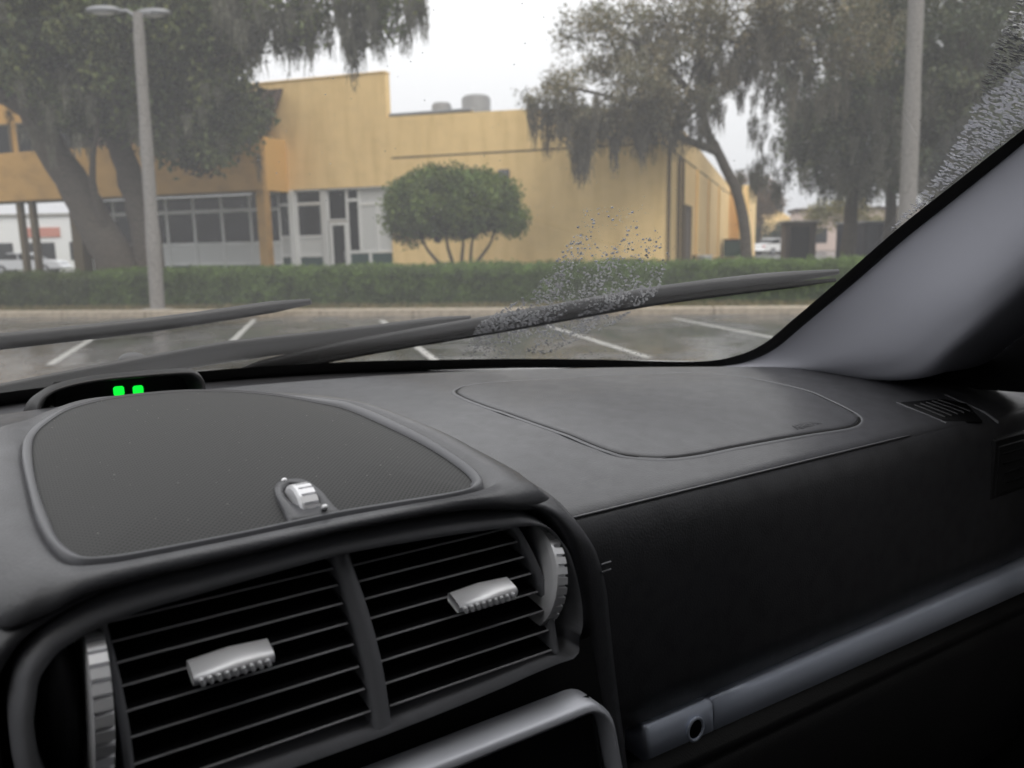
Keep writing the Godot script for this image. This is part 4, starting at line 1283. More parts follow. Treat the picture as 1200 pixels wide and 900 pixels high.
func console() -> void:
	var A := [Vector2(0.035, -0.473), Vector2(0.026, -0.496), Vector2(0.023, -0.530), Vector2(0.021, -0.586), Vector2(0.023, -0.649), Vector2(0.028, -0.684), Vector2(0.039, -0.710), Vector2(0.056, -0.734), Vector2(0.084, -0.748), Vector2(0.118, -0.750), Vector2(0.151, -0.745), Vector2(0.187, -0.728), Vector2(0.217, -0.703), Vector2(0.240, -0.673), Vector2(0.254, -0.650), Vector2(0.264, -0.613), Vector2(0.275, -0.555), Vector2(0.278, -0.509), Vector2(0.276, -0.481), Vector2(0.269, -0.468), Vector2(0.258, -0.461), Vector2(0.207, -0.465), Vector2(0.174, -0.467), Vector2(0.142, -0.466), Vector2(0.113, -0.465), Vector2(0.070, -0.466), Vector2(0.047, -0.468)]
	var C := [Vector2(0.029, -0.471), Vector2(0.021, -0.491), Vector2(0.016, -0.529), Vector2(0.015, -0.575), Vector2(0.015, -0.641), Vector2(0.021, -0.682), Vector2(0.032, -0.717), Vector2(0.049, -0.741), Vector2(0.076, -0.757), Vector2(0.115, -0.757), Vector2(0.152, -0.751), Vector2(0.190, -0.734), Vector2(0.221, -0.711), Vector2(0.247, -0.680), Vector2(0.262, -0.656), Vector2(0.275, -0.610), Vector2(0.284, -0.551), Vector2(0.286, -0.499), Vector2(0.283, -0.474), Vector2(0.274, -0.460), Vector2(0.250, -0.4555), Vector2(0.206, -0.458), Vector2(0.170, -0.4605), Vector2(0.137, -0.460), Vector2(0.112, -0.4595), Vector2(0.070, -0.460), Vector2(0.046, -0.462)]
	var D := [Vector3(0.012, -0.1775, -0.4505), Vector3(-0.009, -0.180, -0.462), Vector3(-0.020, -0.163, -0.525), Vector3(-0.015, -0.151, -0.589), Vector3(-0.009, -0.140, -0.660), Vector3(0.004, -0.130, -0.729), Vector3(0.023, -0.127, -0.753), Vector3(0.045, -0.124, -0.774), Vector3(0.073, -0.121, -0.791), Vector3(0.119, -0.122, -0.788), Vector3(0.161, -0.123, -0.780), Vector3(0.203, -0.126, -0.761), Vector3(0.239, -0.129, -0.738), Vector3(0.269, -0.135, -0.698), Vector3(0.286, -0.140, -0.660), Vector3(0.301, -0.146, -0.618), Vector3(0.315, -0.155, -0.566), Vector3(0.3351, -0.1758, -0.5030), Vector3(0.3413, -0.1843, -0.4840), Vector3(0.3390, -0.1876, -0.4680), Vector3(0.302, -0.1785, -0.4505), Vector3(0.252, -0.169, -0.450), Vector3(0.173, -0.166, -0.450), Vector3(0.134, -0.167, -0.450), Vector3(0.086, -0.168, -0.450), Vector3(0.055, -0.1685, -0.450), Vector3(0.030, -0.171, -0.450)]
	var a := cr(A, 6, true)
	var c := cr(C, 6, true)
	var d := cr(D, 6, true)
	var n := a.size()
	var cen := Vector2(0.155, -0.60)
	var r0 := []
	var r1 := []
	var r2 := []
	var r2b := []
	var r2c := []
	var r3 := []
	var r4 := []
	var r5 := []
	var r6 := []
	var r7 := []
	var r8 := []
	for i in n:
		var p: Vector2 = a[i]
		var q: Vector2 = c[i]
		var o: Vector3 = d[i]
		var m = p.lerp(q, 0.5)
		var out := (Vector2(o.x, o.z) - cen).normalized()
		var back := 0.0045 * clampf((-0.66 - q.y) / 0.06, 0.0, 1.0)
		r0.append(Vector3(p.x, grille_y(p.y) - 0.006, p.y))
		r1.append(Vector3(p.x, grille_y(p.y) - 0.0003, p.y))
		r2.append(Vector3(m.x, grille_y(m.y) + 0.0018 - back, m.y))
		var mb: Vector2 = p.lerp(q, 0.72)
		r2b.append(Vector3(mb.x, grille_y(mb.y) + 0.0012 - back, mb.y))
		var mc: Vector2 = p.lerp(q, 0.84)
		r2c.append(Vector3(mc.x, grille_y(mc.y) - 0.0035 - back, mc.y))
		r3.append(Vector3(q.x, grille_y(q.y) - 0.0030 - back, q.y))
		var q2 = q.lerp(Vector2(o.x, o.z), 0.18)
		r4.append(Vector3(q2.x, grille_y(q2.y) + 0.0002 - back * 1.6, q2.y))
		var q3 = q.lerp(Vector2(o.x, o.z), 0.65)
		r5.append(Vector3(q3.x, lerpf(grille_y(q3.y) + 0.0005 - back * 2.0, o.y - back, 0.35), q3.y))
		o.y -= back * 1.5
		r6.append(o)
		var frontness := clampf((o.z + 0.495) / 0.02, 0.0, 1.0)
		r7.append(o + Vector3(out.x * 0.005, -0.007, out.y * 0.005).lerp(Vector3(0, -0.003, -0.003), frontness))
		r8.append(o + Vector3(out.x * 0.008, -0.07, out.y * 0.008).lerp(Vector3(-out.x * 0.01, -0.008, -0.05), frontness))
	var st := new_st()
	loft(st, [r2c, r3, r4, r5, r6, r7, r8], true)
	var hood := part("console_hood", st, M.dash)
	st = new_st()
	loft(st, [r0, r1, r2, r2b, r2c], true)
	part("grille_rim", st, M.bead, hood)
	# speaker cover, slightly domed, its holes in the material
	st = new_st()
	st.set_smooth_group(0)
	var grid := []
	for s in [1.0, 0.97, 0.9, 0.78, 0.6, 0.4, 0.2, 0.0]:
		var row := []
		for i in n:
			var p: Vector2 = cen + (a[i] - cen) * s
			row.append(Vector3(p.x, grille_y(p.y) - 0.0022 + 0.006 * (1.0 - s * s * s * s), p.y))
		grid.append(row)
	for r in grid.size() - 1:
		for i in n:
			var j := (i + 1) % n
			for v in [grid[r][i], grid[r][j], grid[r + 1][j], grid[r][i], grid[r + 1][j], grid[r + 1][i]]:
				st.set_uv(Vector2(v.x, v.z) / 0.0036)
				st.add_vertex(v)
	part("speaker_grille", st, M.grille)
	dial(hood)
	vents()
	# arch flange at the passenger side, running down beside the vents
	var fi := [Vector3(0.2843, -0.1733, -0.4512), Vector3(0.3016, -0.1784, -0.4512), Vector3(0.3194, -0.1869, -0.4512), Vector3(0.3282, -0.1950, -0.4512), Vector3(0.3356, -0.2060, -0.4512), Vector3(0.3431, -0.2238, -0.4512), Vector3(0.3491, -0.2502, -0.4512), Vector3(0.3537, -0.2849, -0.4512), Vector3(0.3584, -0.3275, -0.4512), Vector3(0.3648, -0.4010, -0.4512), Vector3(0.375, -0.55, -0.4512)]
	var fo := [Vector3(0.3356, -0.1750, -0.5050), Vector3(0.3393, -0.1801, -0.4900), Vector3(0.3441, -0.1865, -0.4750), Vector3(0.3530, -0.1996, -0.4660), Vector3(0.3642, -0.2181, -0.4600), Vector3(0.3699, -0.2319, -0.4570), Vector3(0.3781, -0.2596, -0.4570), Vector3(0.3815, -0.2861, -0.4570), Vector3(0.3884, -0.3400, -0.4570), Vector3(0.4003, -0.4183, -0.4570), Vector3(0.418, -0.56, -0.457)]
	var li := cr(fi, 5)
	var lo := cr(fo, 5)
	var f := [[], [], [], [], [], [], []]
	for i in li.size():
		var a0: Vector3 = li[i]
		var b0: Vector3 = lo[i]
		var up := Vector3(0.2, 0.6, 0.75) * (b0 - a0).length() * 0.10 * minf(1.0, i / 14.0)
		f[0].append(a0 + Vector3(-0.004, -0.003, -0.06))
		f[1].append(a0 + Vector3(0, 0, -0.004))
		f[2].append(a0 + Vector3(0.001, 0.0012, 0.0))
		f[3].append(a0.lerp(b0, 0.35) + up)
		f[4].append(a0.lerp(b0, 0.7) + up * 0.9)
		f[5].append(b0 + Vector3(0, 0.0004, 0.0004) * minf(1.0, i / 14.0))
		f[6].append(b0 + Vector3(0.006, -0.003, -0.09))
	st = new_st()
	loft(st, f)
	var fl := part("console_side", st, M.dash)
	for k in 2:
		st = new_st()
		tube(st, [Vector3(0.372, -0.2385 - k * 0.006, -0.4545), Vector3(0.380, -0.2375 - k * 0.006, -0.4535)], [0.0012], 6)
		part("rib", st, M.bead, fl)
	# left leg of the arch
	var fl2 := [[], [], [], [], [], [], []]
	for r in 7:
		for p in f[r]:
			fl2[r].append(Vector3(0.326 - p.x, p.y, p.z))
	st = new_st()
	loft(st, fl2)
	part("console_side", st, M.dash)
	# panel below the vents and the display with its satin frame
	st = new_st()
	var pn := [[], []]
	for i in 7:
		var y := lerpf(-0.285, -0.9, i / 6.0)
		pn[0].append(Vector3(-0.012, y, vent_z(y) - 0.02 if y > -0.55 else -0.4))
		pn[1].append(Vector3(0.352, y, vent_z(y) - 0.02 if y > -0.55 else -0.4))
	loft(st, pn)
	part("console_face", st, M.black)
	var scr := group_part("display_unit")
	var path := []
	for k in [[0.3135, -0.3275, 0.0], [0.3135, -0.437, 1.5 * PI], [0.0303, -0.437, PI], [0.0303, -0.3275, 0.5 * PI]]:
		for s in 7:
			var t: float = k[2] + PI / 2 - s * PI / 12 if true else 0.0
			path.append(Vector2(k[0] + cos(t) * 0.0166, k[1] + sin(t) * 0.0166))
	var fr := [[], [], [], [], []]
	for i in path.size():
		var dd: Vector2 = (path[(i + 1) % path.size()] - path[(i - 1 + path.size()) % path.size()]).normalized()
		var nn := Vector2(-dd.y, dd.x)
		var pf := func(o: float, h: float) -> Vector3:
			var p: Vector2 = path[i] + nn * o
			return Vector3(p.x, p.y, -0.4005 - 0.3 * (p.y + 0.315) + h)
		fr[0].append(pf.call(0.0055, -0.02))
		fr[1].append(pf.call(0.0055, 0.001))
		fr[2].append(pf.call(0.002, 0.005))
		fr[3].append(pf.call(0.0002, 0.0042))
		fr[4].append(pf.call(-0.002, -0.012))
	st = new_st()
	loft(st, fr, true)
	part("display_frame", st, M.bezel, scr)
	st = new_st()
	quad(st, Vector3(0.018, -0.306, -0.410), Vector3(0.324, -0.306, -0.410), Vector3(0.324, -0.445, -0.369), Vector3(0.018, -0.445, -0.369))
	part("screen", st, M.screen, scr)

func dial(hood: Node3D) -> void:
	var out := cr([Vector2(0.142, -0.463), Vector2(0.1435, -0.480), Vector2(0.1455, -0.500), Vector2(0.150, -0.512), Vector2(0.159, -0.5155), Vector2(0.168, -0.511), Vector2(0.1715, -0.497), Vector2(0.173, -0.480), Vector2(0.176, -0.463)], 5)
	var slot := []
	for i in out.size():
		var t := PI * 1.5 - TAU * (i + 0.5) / out.size() + 0.0
		slot.append(Vector2(0.1585 - sin(TAU * (i + 0.5) / out.size()) * 0.0092, -0.489 + cos(TAU * (i + 0.5) / out.size()) * 0.0205))
	var rows := [[], [], [], [], []]
	for i in out.size():
		var p: Vector2 = out[i]
		var q: Vector2 = slot[i]
		var e = p.lerp(q, 0.18)
		var hp := clampf((-0.464 - p.y) / 0.022, 0.0, 1.0)
		var he := clampf((-0.460 - e.y) / 0.022, 0.0, 1.0)
		rows[0].append(Vector3(p.x, grille_y(p.y) - 0.005, p.y))
		rows[1].append(Vector3(p.x, grille_y(p.y) - 0.001 + 0.0042 * hp, p.y))
		rows[2].append(Vector3(e.x, grille_y(e.y) + 0.001 + 0.0042 * he, e.y))
		rows[3].append(Vector3(q.x, grille_y(q.y) + 0.0045, q.y))
		rows[4].append(Vector3(q.x, grille_y(q.y) - 0.008, q.y))
	var st := new_st()
	loft(st, rows, true)
	var bz := part("dial_bezel", st, M.dash)
	st = new_st()
	cbox(st, Vector3(0.1585, grille_y(-0.49) - 0.006, -0.49), Vector3(0.022, 0.004, 0.044), 0.001)
	part("dial_slot", st, M.black, bz)
	st = new_st()
	gear(st, Vector3(0.1585, grille_y(-0.488) - 0.0085, -0.4875), 0.0205, 0.0128, 20, 0.0, -0.28)
	part("thumbwheel", st, M.silver, bz)
	for p in [Vector2(0.1565, -0.5145), Vector2(0.1655, -0.4665)]:
		st = new_st()
		ball(st, Vector3(p.x, grille_y(p.y) + 0.0045, p.y), Vector3(0.0022, 0.0018, 0.0022), 10, 6)
		part("pin", st, M.silver, bz)

# toothed drum lying across the car, leaning by tilt
func gear(st: SurfaceTool, c: Vector3, r: float, w: float, teeth: int, tilt: float, flank := -0.42) -> void:
	var b := Basis(Vector3.BACK, tilt)
	var prof := []
	for k in teeth:
		for q in [[0.0, 0.0], [0.05, 1.0], [0.74, 1.0], [0.79, 0.0]]:
			prof.append([TAU * (k + q[0]) / teeth, r - (0.0 if q[1] > 0.5 else r * 0.06 + 0.0006)])
	var rows := []
	for x in [[-0.5, 0.9, 0], [-0.42, 1.0, 0], [flank, 1.0, 0], [flank, 1.0, 1], [0.42, 1.0, 1], [0.5, 0.88, 1]]:
		var row := []
		for p in prof:
			var pr: float = p[1] if x[2] == 1 else r
			row.append(c + b * Vector3(x[0] * w, cos(p[0]) * pr * x[1], sin(p[0]) * pr * x[1]))
		rows.append(row)
	st.set_smooth_group(-1)
	var n := prof.size()
	for q in 5:
		for i in n:
			var j := (i + 1) % n
			quad(st, rows[q][i], rows[q][j], rows[q + 1][j], rows[q + 1][i])
	for e in [0, 5]:
		for i in n:
			for p in [c + b * Vector3((-0.5 if e == 0 else 0.5) * w, 0, 0), rows[e][i], rows[e][(i + 1) % n]]:
				st.add_vertex(p)

func vents() -> void:
	# surround ring
	var so := [Vector2(-0.0081, -0.2268), Vector2(-0.0049, -0.2097), Vector2(-0.0027, -0.2025), Vector2(0.0018, -0.1953), Vector2(0.0108, -0.1872), Vector2(0.0216, -0.1827), Vector2(0.0342, -0.1791), Vector2(0.0558, -0.1764), Vector2(0.0792, -0.1755), Vector2(0.1071, -0.1746), Vector2(0.1440, -0.1737), Vector2(0.1791, -0.1737), Vector2(0.2466, -0.1773), Vector2(0.2862, -0.1809), Vector2(0.3024, -0.1836), Vector2(0.3186, -0.1926), Vector2(0.3258, -0.2016), Vector2(0.3321, -0.2142), Vector2(0.3348, -0.2349), Vector2(0.3339, -0.2547), Vector2(0.3276, -0.2700), Vector2(0.3060, -0.2862), Vector2(0.1710, -0.2925), Vector2(0.0270, -0.2898), Vector2(0.0018, -0.2772), Vector2(-0.0072, -0.2538)]
	var o := cr(so, 5, true)
	var cen := Vector2(0.1629, -0.2340)
	var rows := [[], [], [], [], []]
	for i in o.size():
		var d: Vector2 = (o[(i + 1) % o.size()] - o[(i - 1 + o.size()) % o.size()]).normalized()
		var nn := Vector2(d.y, -d.x)
		if nn.dot(cen - o[i]) < 0.0:
			nn = -nn
		var wdt = 0.0086 + 0.003 * clampf((0.163 - o[i].x) / 0.162, 0, 1) - 0.0046 * clampf((o[i].x - 0.30) / 0.02, 0, 1)
		rows[0].append(on_vent(o[i], -0.03))
		rows[1].append(on_vent(o[i] + nn * 0.0003, -0.009))
		rows[2].append(on_vent(o[i] + nn * 0.0020, -0.0035))
		rows[3].append(on_vent(o[i] + nn * (wdt - 0.0012), 0.0065))
		rows[4].append(on_vent(o[i] + nn * wdt, -0.03))
	var st := new_st()
	loft(st, rows, true)
	part("vent_surround", st, M.rim)
	st = new_st()
	for q in 1:
		quad(st, Vector3(-0.01, -0.185, -0.505), Vector3(0.335, -0.185, -0.505), Vector3(0.342, -0.30, -0.48), Vector3(-0.015, -0.30, -0.48))
		quad(st, Vector3(0.02, -0.185, -0.505), Vector3(0.305, -0.185, -0.505), Vector3(0.305, -0.1785, -0.468), Vector3(0.02, -0.1785, -0.468))
	part("vent_duct", st, M.black)
	# dividers
	divider([Vector2(0.1696, -0.1805), Vector2(0.1710, -0.1908), Vector2(0.1741, -0.2070), Vector2(0.1769, -0.2250), Vector2(0.1787, -0.2412), Vector2(0.1796, -0.2610), Vector2(0.1791, -0.2862)], 0.0113, 0.002)
	divider([Vector2(0.0365, -0.1836), Vector2(0.0383, -0.1935), Vector2(0.0403, -0.2115), Vector2(0.0416, -0.2295), Vector2(0.0421, -0.2520), Vector2(0.0414, -0.2835)], 0.0049, -0.001)
	divider([Vector2(0.2921, -0.1867), Vector2(0.2984, -0.1980), Vector2(0.3047, -0.2142), Vector2(0.3087, -0.2295), Vector2(0.3110, -0.2475), Vector2(0.3105, -0.2790)], 0.0054, -0.001)
	# two vents, slats one by one
	for side in 2:
		var v := group_part("air_vent")
		for k in 8:
			var y: float = [-0.1913, -0.2012, -0.2120, -0.2237, -0.2363, -0.2493, -0.2624, -0.2754][k]
			var x0: float = (0.040 + 0.0006 * k) if side == 0 else (0.1746 + 0.0016 * k)
			var x1: float = (0.1643 + 0.0013 * k) if side == 0 else (0.292 + 0.0031 * mini(k, 5))
			if side == 1:
				y -= 0.001
			st = new_st()
			var b := Basis(Vector3.RIGHT, 0.12)
			cbox(st, Vector3((x0 + x1) / 2, y + 0.002, vent_z(y) - 0.022), Vector3(x1 - x0, 0.0012, 0.034), 0.0004, b)
			st.generate_normals()
			var board := st.commit()
			st = new_st()
			cbox(st, Vector3((x0 + x1) / 2, y, vent_z(y) - 0.0045), Vector3(x1 - x0, 0.0009, 0.0016), 0.0003, b)
			st.generate_normals()
			st.commit(board)
			board.surface_set_material(0, M.slat)
			board.surface_set_material(1, M.slat_highlight)
			put_mesh("slat", board, null, v)
		# adjuster tab, ribbed underneath
		var tx := Vector2(0.0756, 0.1188) if side == 0 else Vector2(0.2358, 0.2799)
		var ty := -0.2219 if side == 0 else -0.2246
		var tz := vent_z(ty)
		st = new_st()
		var tp := []
		var tsd := []
		var tno := []
		for k in 3:
			tp.append(Vector3(lerpf(tx.x, tx.y, k / 2.0), ty - 0.001, tz + 0.004))
			tsd.append(Vector3(0, -0.3, 1).normalized())
			tno.append(Vector3(0, 1, 0.3).normalized())
		bar(st, tp, tsd, tno, [0.016, 0.019, 0.016], [0.007, 0.0085, 0.007])
		for k in 9:
			cbox(st, Vector3(lerpf(tx.x + 0.004, tx.y - 0.004, k / 8.0), ty - 0.0035, tz + 0.0125), Vector3(0.0024, 0.0052, 0.0035), 0.0008, Basis(Vector3.BACK, 0.35))
		part("adjuster_tab", st, M.silver, v)
		st = new_st()
		cbox(st, Vector3((tx.x + tx.y) / 2, ty - 0.006, tz - 0.002), Vector3((tx.y - tx.x) * 0.85, 0.01, 0.01), 0.003)
		part("tab_root", st, M.black, v)
		# vertical vanes deep inside
		for k in 5:
			var vx := lerpf(tx.x - 0.025, tx.y + 0.02, k / 4.0)
			st = new_st()
			cbox(st, Vector3(vx, -0.234, -0.485), Vector3(0.0015, 0.11, 0.02), 0.0005)
			part("vane", st, M.black, v)
		# flow thumbwheel in its pocket
		st = new_st()
		if side == 0:
			gear(st, Vector3(0.031, -0.2358, vent_z(-0.2358) - 0.0255), 0.0423, 0.0104, 34, -0.07)
		else:
			gear(st, Vector3(0.3150, -0.2358, vent_z(-0.2358) - 0.0285), 0.0380, 0.0108, 34, -0.2, -0.24)
		part("thumbwheel", st, M.silver, v)
		st = new_st()
		var ring := []
		var rc := Vector2(0.0293, -0.1895) if side == 0 else Vector2(0.3029, -0.1913)
		for k in 17:
			ring.append(on_vent(rc + Vector2(cos(TAU * k / 16), sin(TAU * k / 16)) * 0.0031, -0.007))
		tube(st, ring, [0.0008], 6, false)
		part("flow_mark", st, M.slat, v)
		st = new_st()
		if side == 0:
			ball(st, on_vent(Vector2(0.0144, -0.2322), -0.02), Vector3(0.0108, 0.04, 0.02), 16, 12)
		else:
			ball(st, on_vent(Vector2(0.3276, -0.2358), -0.031), Vector3(0.0063, 0.04, 0.016), 16, 12)
		part("wheel_shroud", st, M.black, v)

func divider(path: Array, w: float, lift: float) -> void:
	var p := cr(path, 5)
	var rows := [[], [], [], [], [], []]
	for i in p.size():
		var t := float(i) / (p.size() - 1)
		for k in 6:
			var ox: float = [-0.5, -0.5, -0.32, 0.32, 0.5, 0.5][k]
			var oz: float = [-0.045, -0.004, 0.0, 0.0, -0.004, -0.045][k]
			rows[k].append(on_vent(p[i] + Vector2(ox * w, 0), lift + oz - 0.002))
	var st := new_st()
	loft(st, rows)
	part("vent_divider", st, M.rim)

# ------------------------------------------------------------------ windscreen, wipers, rain

func glass_strip(pts_in: Array, pts_out: Array, lift: float, thick: float) -> Array:
	var a := cr(pts_in, 6)
	var b := cr(pts_out, 6)
	var rows := [[], [], [], []]
	for i in a.size():
		var m: Vector2 = a[i].lerp(b[i], 0.5)
		rows[0].append(wind(a[i].x, a[i].y) - wind_normal(a[i].x, a[i].y) * lift)
		rows[1].append(wind(m.x, m.y) - wind_normal(m.x, m.y) * (lift + thick))
		rows[2].append(wind(b[i].x, b[i].y) - wind_normal(b[i].x, b[i].y) * (lift + thick * 0.6))
		rows[3].append(wind(b[i].x, b[i].y) + wind_normal(b[i].x, b[i].y) * 0.002)
	return rows

func glass_and_wipers() -> void:
	var st := new_st()
	var rows := []
	for j in 25:
		var row := []
		for i in 41:
			row.append(wind(-1.0 + i / 20.0, -0.02 + 0.80 * j / 24.0))
		rows.append(row)
	loft(st, rows)
	part("windscreen", st, M.glass)
	var si := [Vector2(-0.985, 0.022), Vector2(-0.6, 0.024), Vector2(0.0, 0.025), Vector2(0.321, 0.026), Vector2(0.430, 0.026), Vector2(0.536, 0.024), Vector2(0.649, 0.024), Vector2(0.782, 0.022), Vector2(0.880, 0.019), Vector2(0.933, 0.022), Vector2(0.962, 0.038), Vector2(0.978, 0.068), Vector2(0.982, 0.126), Vector2(0.985, 0.198), Vector2(0.986, 0.303), Vector2(0.990, 0.367), Vector2(0.993, 0.437), Vector2(0.994, 0.511), Vector2(0.995, 0.65), Vector2(0.995, 0.77)]
	var so := [Vector2(-0.985, -0.004), Vector2(-0.6, -0.004), Vector2(0.0, -0.004), Vector2(0.332, -0.004), Vector2(0.442, -0.004), Vector2(0.546, -0.002), Vector2(0.658, 0.001), Vector2(0.791, 0.001), Vector2(0.887, 0.001), Vector2(0.947, 0.003), Vector2(0.978, 0.016), Vector2(0.995, 0.054), Vector2(0.999, 0.117), Vector2(1.003, 0.187), Vector2(1.005, 0.288), Vector2(1.008, 0.354), Vector2(1.010, 0.418), Vector2(1.011, 0.494), Vector2(1.012, 0.65), Vector2(1.012, 0.77)]
	st = new_st()
	loft(st, glass_strip(si, so, 0.002, 0.004))
	part("windscreen_seal", st, M.rubber)
	st = new_st()
	var li := []
	var lo := []
	for y in 9:
		li.append(Vector2(-0.985, y / 10.4))
		lo.append(Vector2(-1.01, y / 10.4))
	loft(st, glass_strip(li, lo, 0.002, 0.004))
	part("windscreen_seal", st, M.rubber)
	# bonnet edge and cowl outside the glass
	st = new_st()
	var bon := [[], [], [], [], []]
	for i in 41:
		var x := -0.65 + i * 0.043
		var z := -1.30 + 0.80 * (x - XC) * (x - XC)
		bon[0].append(Vector3(x, -0.1960, z + 0.03))
		bon[1].append(Vector3(x, -0.1860, z + 0.004))
		bon[2].append(Vector3(x, -0.1825, z - 0.003))
		bon[3].append(Vector3(x, -0.1855, z - 0.02))
		bon[4].append(Vector3(x * 0.9, -0.44, z * 0.3 - 1.75))
	loft(st, bon)
	part("bonnet", st, M.bonnet)
	# wipers lying on the glass
	var w := group_part("wiper")
	glass_bar("arm", w, [Vector2(-0.309, -0.038), Vector2(-0.0178, 0.002), Vector2(0.16, 0.028), Vector2(0.36, 0.052), Vector2(0.55, 0.092)], [0.060, 0.062, 0.066, 0.050, 0.020], 0.024, 0.009, M.dark)
	glass_bar("arm_ridge", w, [Vector2(-0.309, -0.030), Vector2(-0.0178, 0.008), Vector2(0.16, 0.033), Vector2(0.36, 0.056)], [0.012, 0.012, 0.012, 0.008], 0.030, 0.006, M.dark)
	glass_bar("blade", w, [Vector2(0.1767, -0.010), Vector2(0.36, 0.042), Vector2(0.598, 0.102), Vector2(0.80, 0.164), Vector2(0.9867, 0.2040)], [0.030, 0.040, 0.034, 0.026, 0.012], 0.012, 0.009, M.dark)
	glass_bar("spoiler", w, [Vector2(0.20, -0.008), Vector2(0.36, 0.0385), Vector2(0.598, 0.0985), Vector2(0.80, 0.1605), Vector2(0.95, 0.1940)], [0.010, 0.014, 0.012, 0.010, 0.006], 0.019, 0.008, M.dark)
	glass_bar("rubber_lip", w, [Vector2(0.1767, -0.018), Vector2(0.36, 0.0325), Vector2(0.598, 0.0925), Vector2(0.80, 0.1555), Vector2(0.9867, 0.1985)], [0.008, 0.008, 0.008, 0.008, 0.005], 0.004, 0.008, M.rubber)
	for q in [Vector2(0.385, 0.044), Vector2(0.45, 0.0605)]:
		st = new_st()
		ball(st, wind(q.x, q.y) + wind_normal(q.x, q.y) * 0.022, Vector3(0.020, 0.008, 0.012), 12, 6)
		part("clip", st, M.rubber, w)
	st = new_st()
	ball(st, wind(-0.018, 0.012) + wind_normal(-0.018, 0.012) * 0.032, Vector3(0.018, 0.010, 0.018), 14, 8)
	part("hinge", st, M.dark, w)
	w = group_part("wiper")
	glass_bar("arm", w, [Vector2(-0.62, 0.06), Vector2(-0.35, 0.092), Vector2(-0.12, 0.108)], [0.022, 0.018, 0.012], 0.022, 0.006, M.dark)
	glass_bar("blade", w, [Vector2(-0.55, 0.105), Vector2(-0.3261, 0.115), Vector2(-0.0152, 0.128), Vector2(0.2475, 0.162)], [0.032, 0.034, 0.032, 0.020], 0.010, 0.009, M.dark)
	raindrops()

func glass_bar(called: String, parent: Node3D, uv: Array, widths: Array, lift: float, thick: float, m: Material) -> void:
	var p := cr(uv, 4)
	var pts := []
	var side := []
	var nor := []
	var ww := []
	var tt := []
	for i in p.size():
		var nn = wind_normal(p[i].x, p[i].y)
		pts.append(wind(p[i].x, p[i].y) + nn * lift)
		nor.append(nn)
	for i in p.size():
		var d: Vector3 = (pts[mini(i + 1, pts.size() - 1)] - pts[maxi(i - 1, 0)]).normalized()
		side.append(nor[i].cross(d).normalized())
		var t := float(i) / 4.0
		var k := mini(int(t), widths.size() - 2)
		var wd := lerpf(widths[k], widths[k + 1], t - k)
		if i == 0 or i == p.size() - 1:
			wd *= 0.5
		ww.append(wd)
		tt.append(thick if i > 0 and i < p.size() - 1 else thick * 0.5)
	var st := new_st()
	bar(st, pts, side, nor, ww, tt)
	part(called, st, m, parent)

func inside(poly: Array, p: Vector2) -> bool:
	return Geometry2D.is_point_in_polygon(p, PackedVector2Array(poly))

func drop_place(u: float, v: float, rx: float, ry: float, turn: float) -> Transform3D:
	var n := wind_normal(u, v)
	var x := (wind(u + 0.001, v) - wind(u, v)).normalized()
	var y := n.cross(x)
	var b := Basis(x, y, n) * Basis(Vector3.BACK, turn)
	return Transform3D(Basis(b.x * rx, b.y * ry, b.z * minf(rx, ry) * (0.38 if rx < ry * 1.8 else 0.45)), wind(u, v) + n * 0.0004)

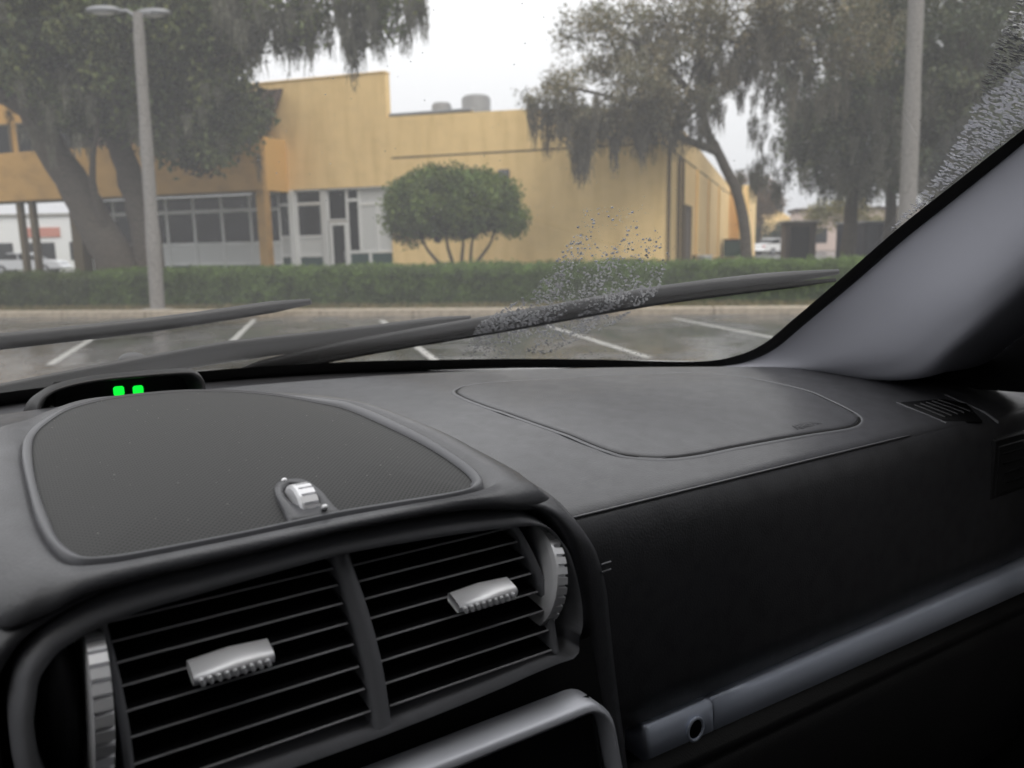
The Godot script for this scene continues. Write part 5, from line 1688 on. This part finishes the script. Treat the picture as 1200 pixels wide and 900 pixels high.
func raindrops() -> void:
	# one drop: a low dome that stands on the glass
	var st := new_st()
	var rows := []
	for i in 5:
		var a := PI / 2 * i / 4.0
		var row := []
		for k in 10:
			row.append(Vector3(cos(a) * cos(TAU * k / 10), cos(a) * sin(TAU * k / 10), sin(a)))
		rows.append(row)
	loft(st, rows, true)
	st.set_smooth_group(1)
	for k in 10:
		for p in [Vector3.ZERO, rows[0][(k + 1) % 10], rows[0][k]]:
			st.add_vertex(p)
	st.generate_normals()
	var mesh := st.commit()
	var main := [Vector2(0.5730, 0.3387), Vector2(0.6626, 0.3434), Vector2(0.7536, 0.2533), Vector2(0.7841, 0.1764), Vector2(0.7625, 0.1093), Vector2(0.6992, 0.0333), Vector2(0.5629, 0.0284), Vector2(0.5518, 0.1130), Vector2(0.5978, 0.1799), Vector2(0.6009, 0.2407), Vector2(0.5956, 0.2881)]
	var streak := [Vector2(0.8262, 0.60), Vector2(0.8779, 0.5273), Vector2(0.9142, 0.4805), Vector2(0.9427, 0.4286), Vector2(0.9669, 0.3706), Vector2(0.984, 0.29), Vector2(0.9943, 0.4360), Vector2(0.995, 0.75), Vector2(0.80, 0.75)]
	var pl := []
	var made := 0
	var nz := FastNoiseLite.new()
	nz.seed = 5
	nz.frequency = 9.0
	while made < 5200:
		var p := Vector2(rnd(0.54, 0.8), rnd(0.028, 0.35))
		if not inside(main, p):
			continue
		var dens := clampf(1.0 - absf(p.y - 0.12) / 0.20, 0.16, 1.0)
		if rng.randf() > dens or nz.get_noise_2d(p.x * 2.0, p.y * 0.6) < rnd(-0.5, 0.25):
			continue
		made += 1
		var r := 0.0005 + 0.0016 * pow(rng.randf(), 3.0)
		pl.append(drop_place(p.x, p.y, r, r * rnd(1.0, 1.5), rnd(-0.3, 0.3)))
	made = 0
	while made < 6500:
		var p := Vector2(rnd(0.78, 1.0), rnd(0.28, 0.75))
		if not inside(streak, p):
			continue
		made += 1
		var r := 0.00035 + 0.0005 * rng.randf()
		pl.append(drop_place(p.x, p.y, r * rnd(2.0, 6.0), r, 0.5 + rnd(-0.15, 0.15)))
	for k in 420:
		var p := Vector2(rnd(0.0, 0.95), rnd(0.05, 0.7))
		var r := rnd(0.0003, 0.0007)
		pl.append(drop_place(p.x, p.y, r, r, 0.0))
	# beyond the sweep of the wipers, along the lower edge
	for k in 500:
		var p := Vector2(rnd(0.3, 0.85), 0.02 + 0.03 * pow(rng.randf(), 2.0))
		var r := 0.0005 + 0.0008 * rng.randf()
		pl.append(drop_place(p.x, p.y, r, r, 0.0))
	var o := multi("raindrops", mesh, M.water, pl, [], self)
	o.position = Vector3(0, EYE, 0)
	o.rotation.y = deg_to_rad(33.0)
	tag(o, "raindrops and streaks of rain lying on the windscreen", "raindrops")
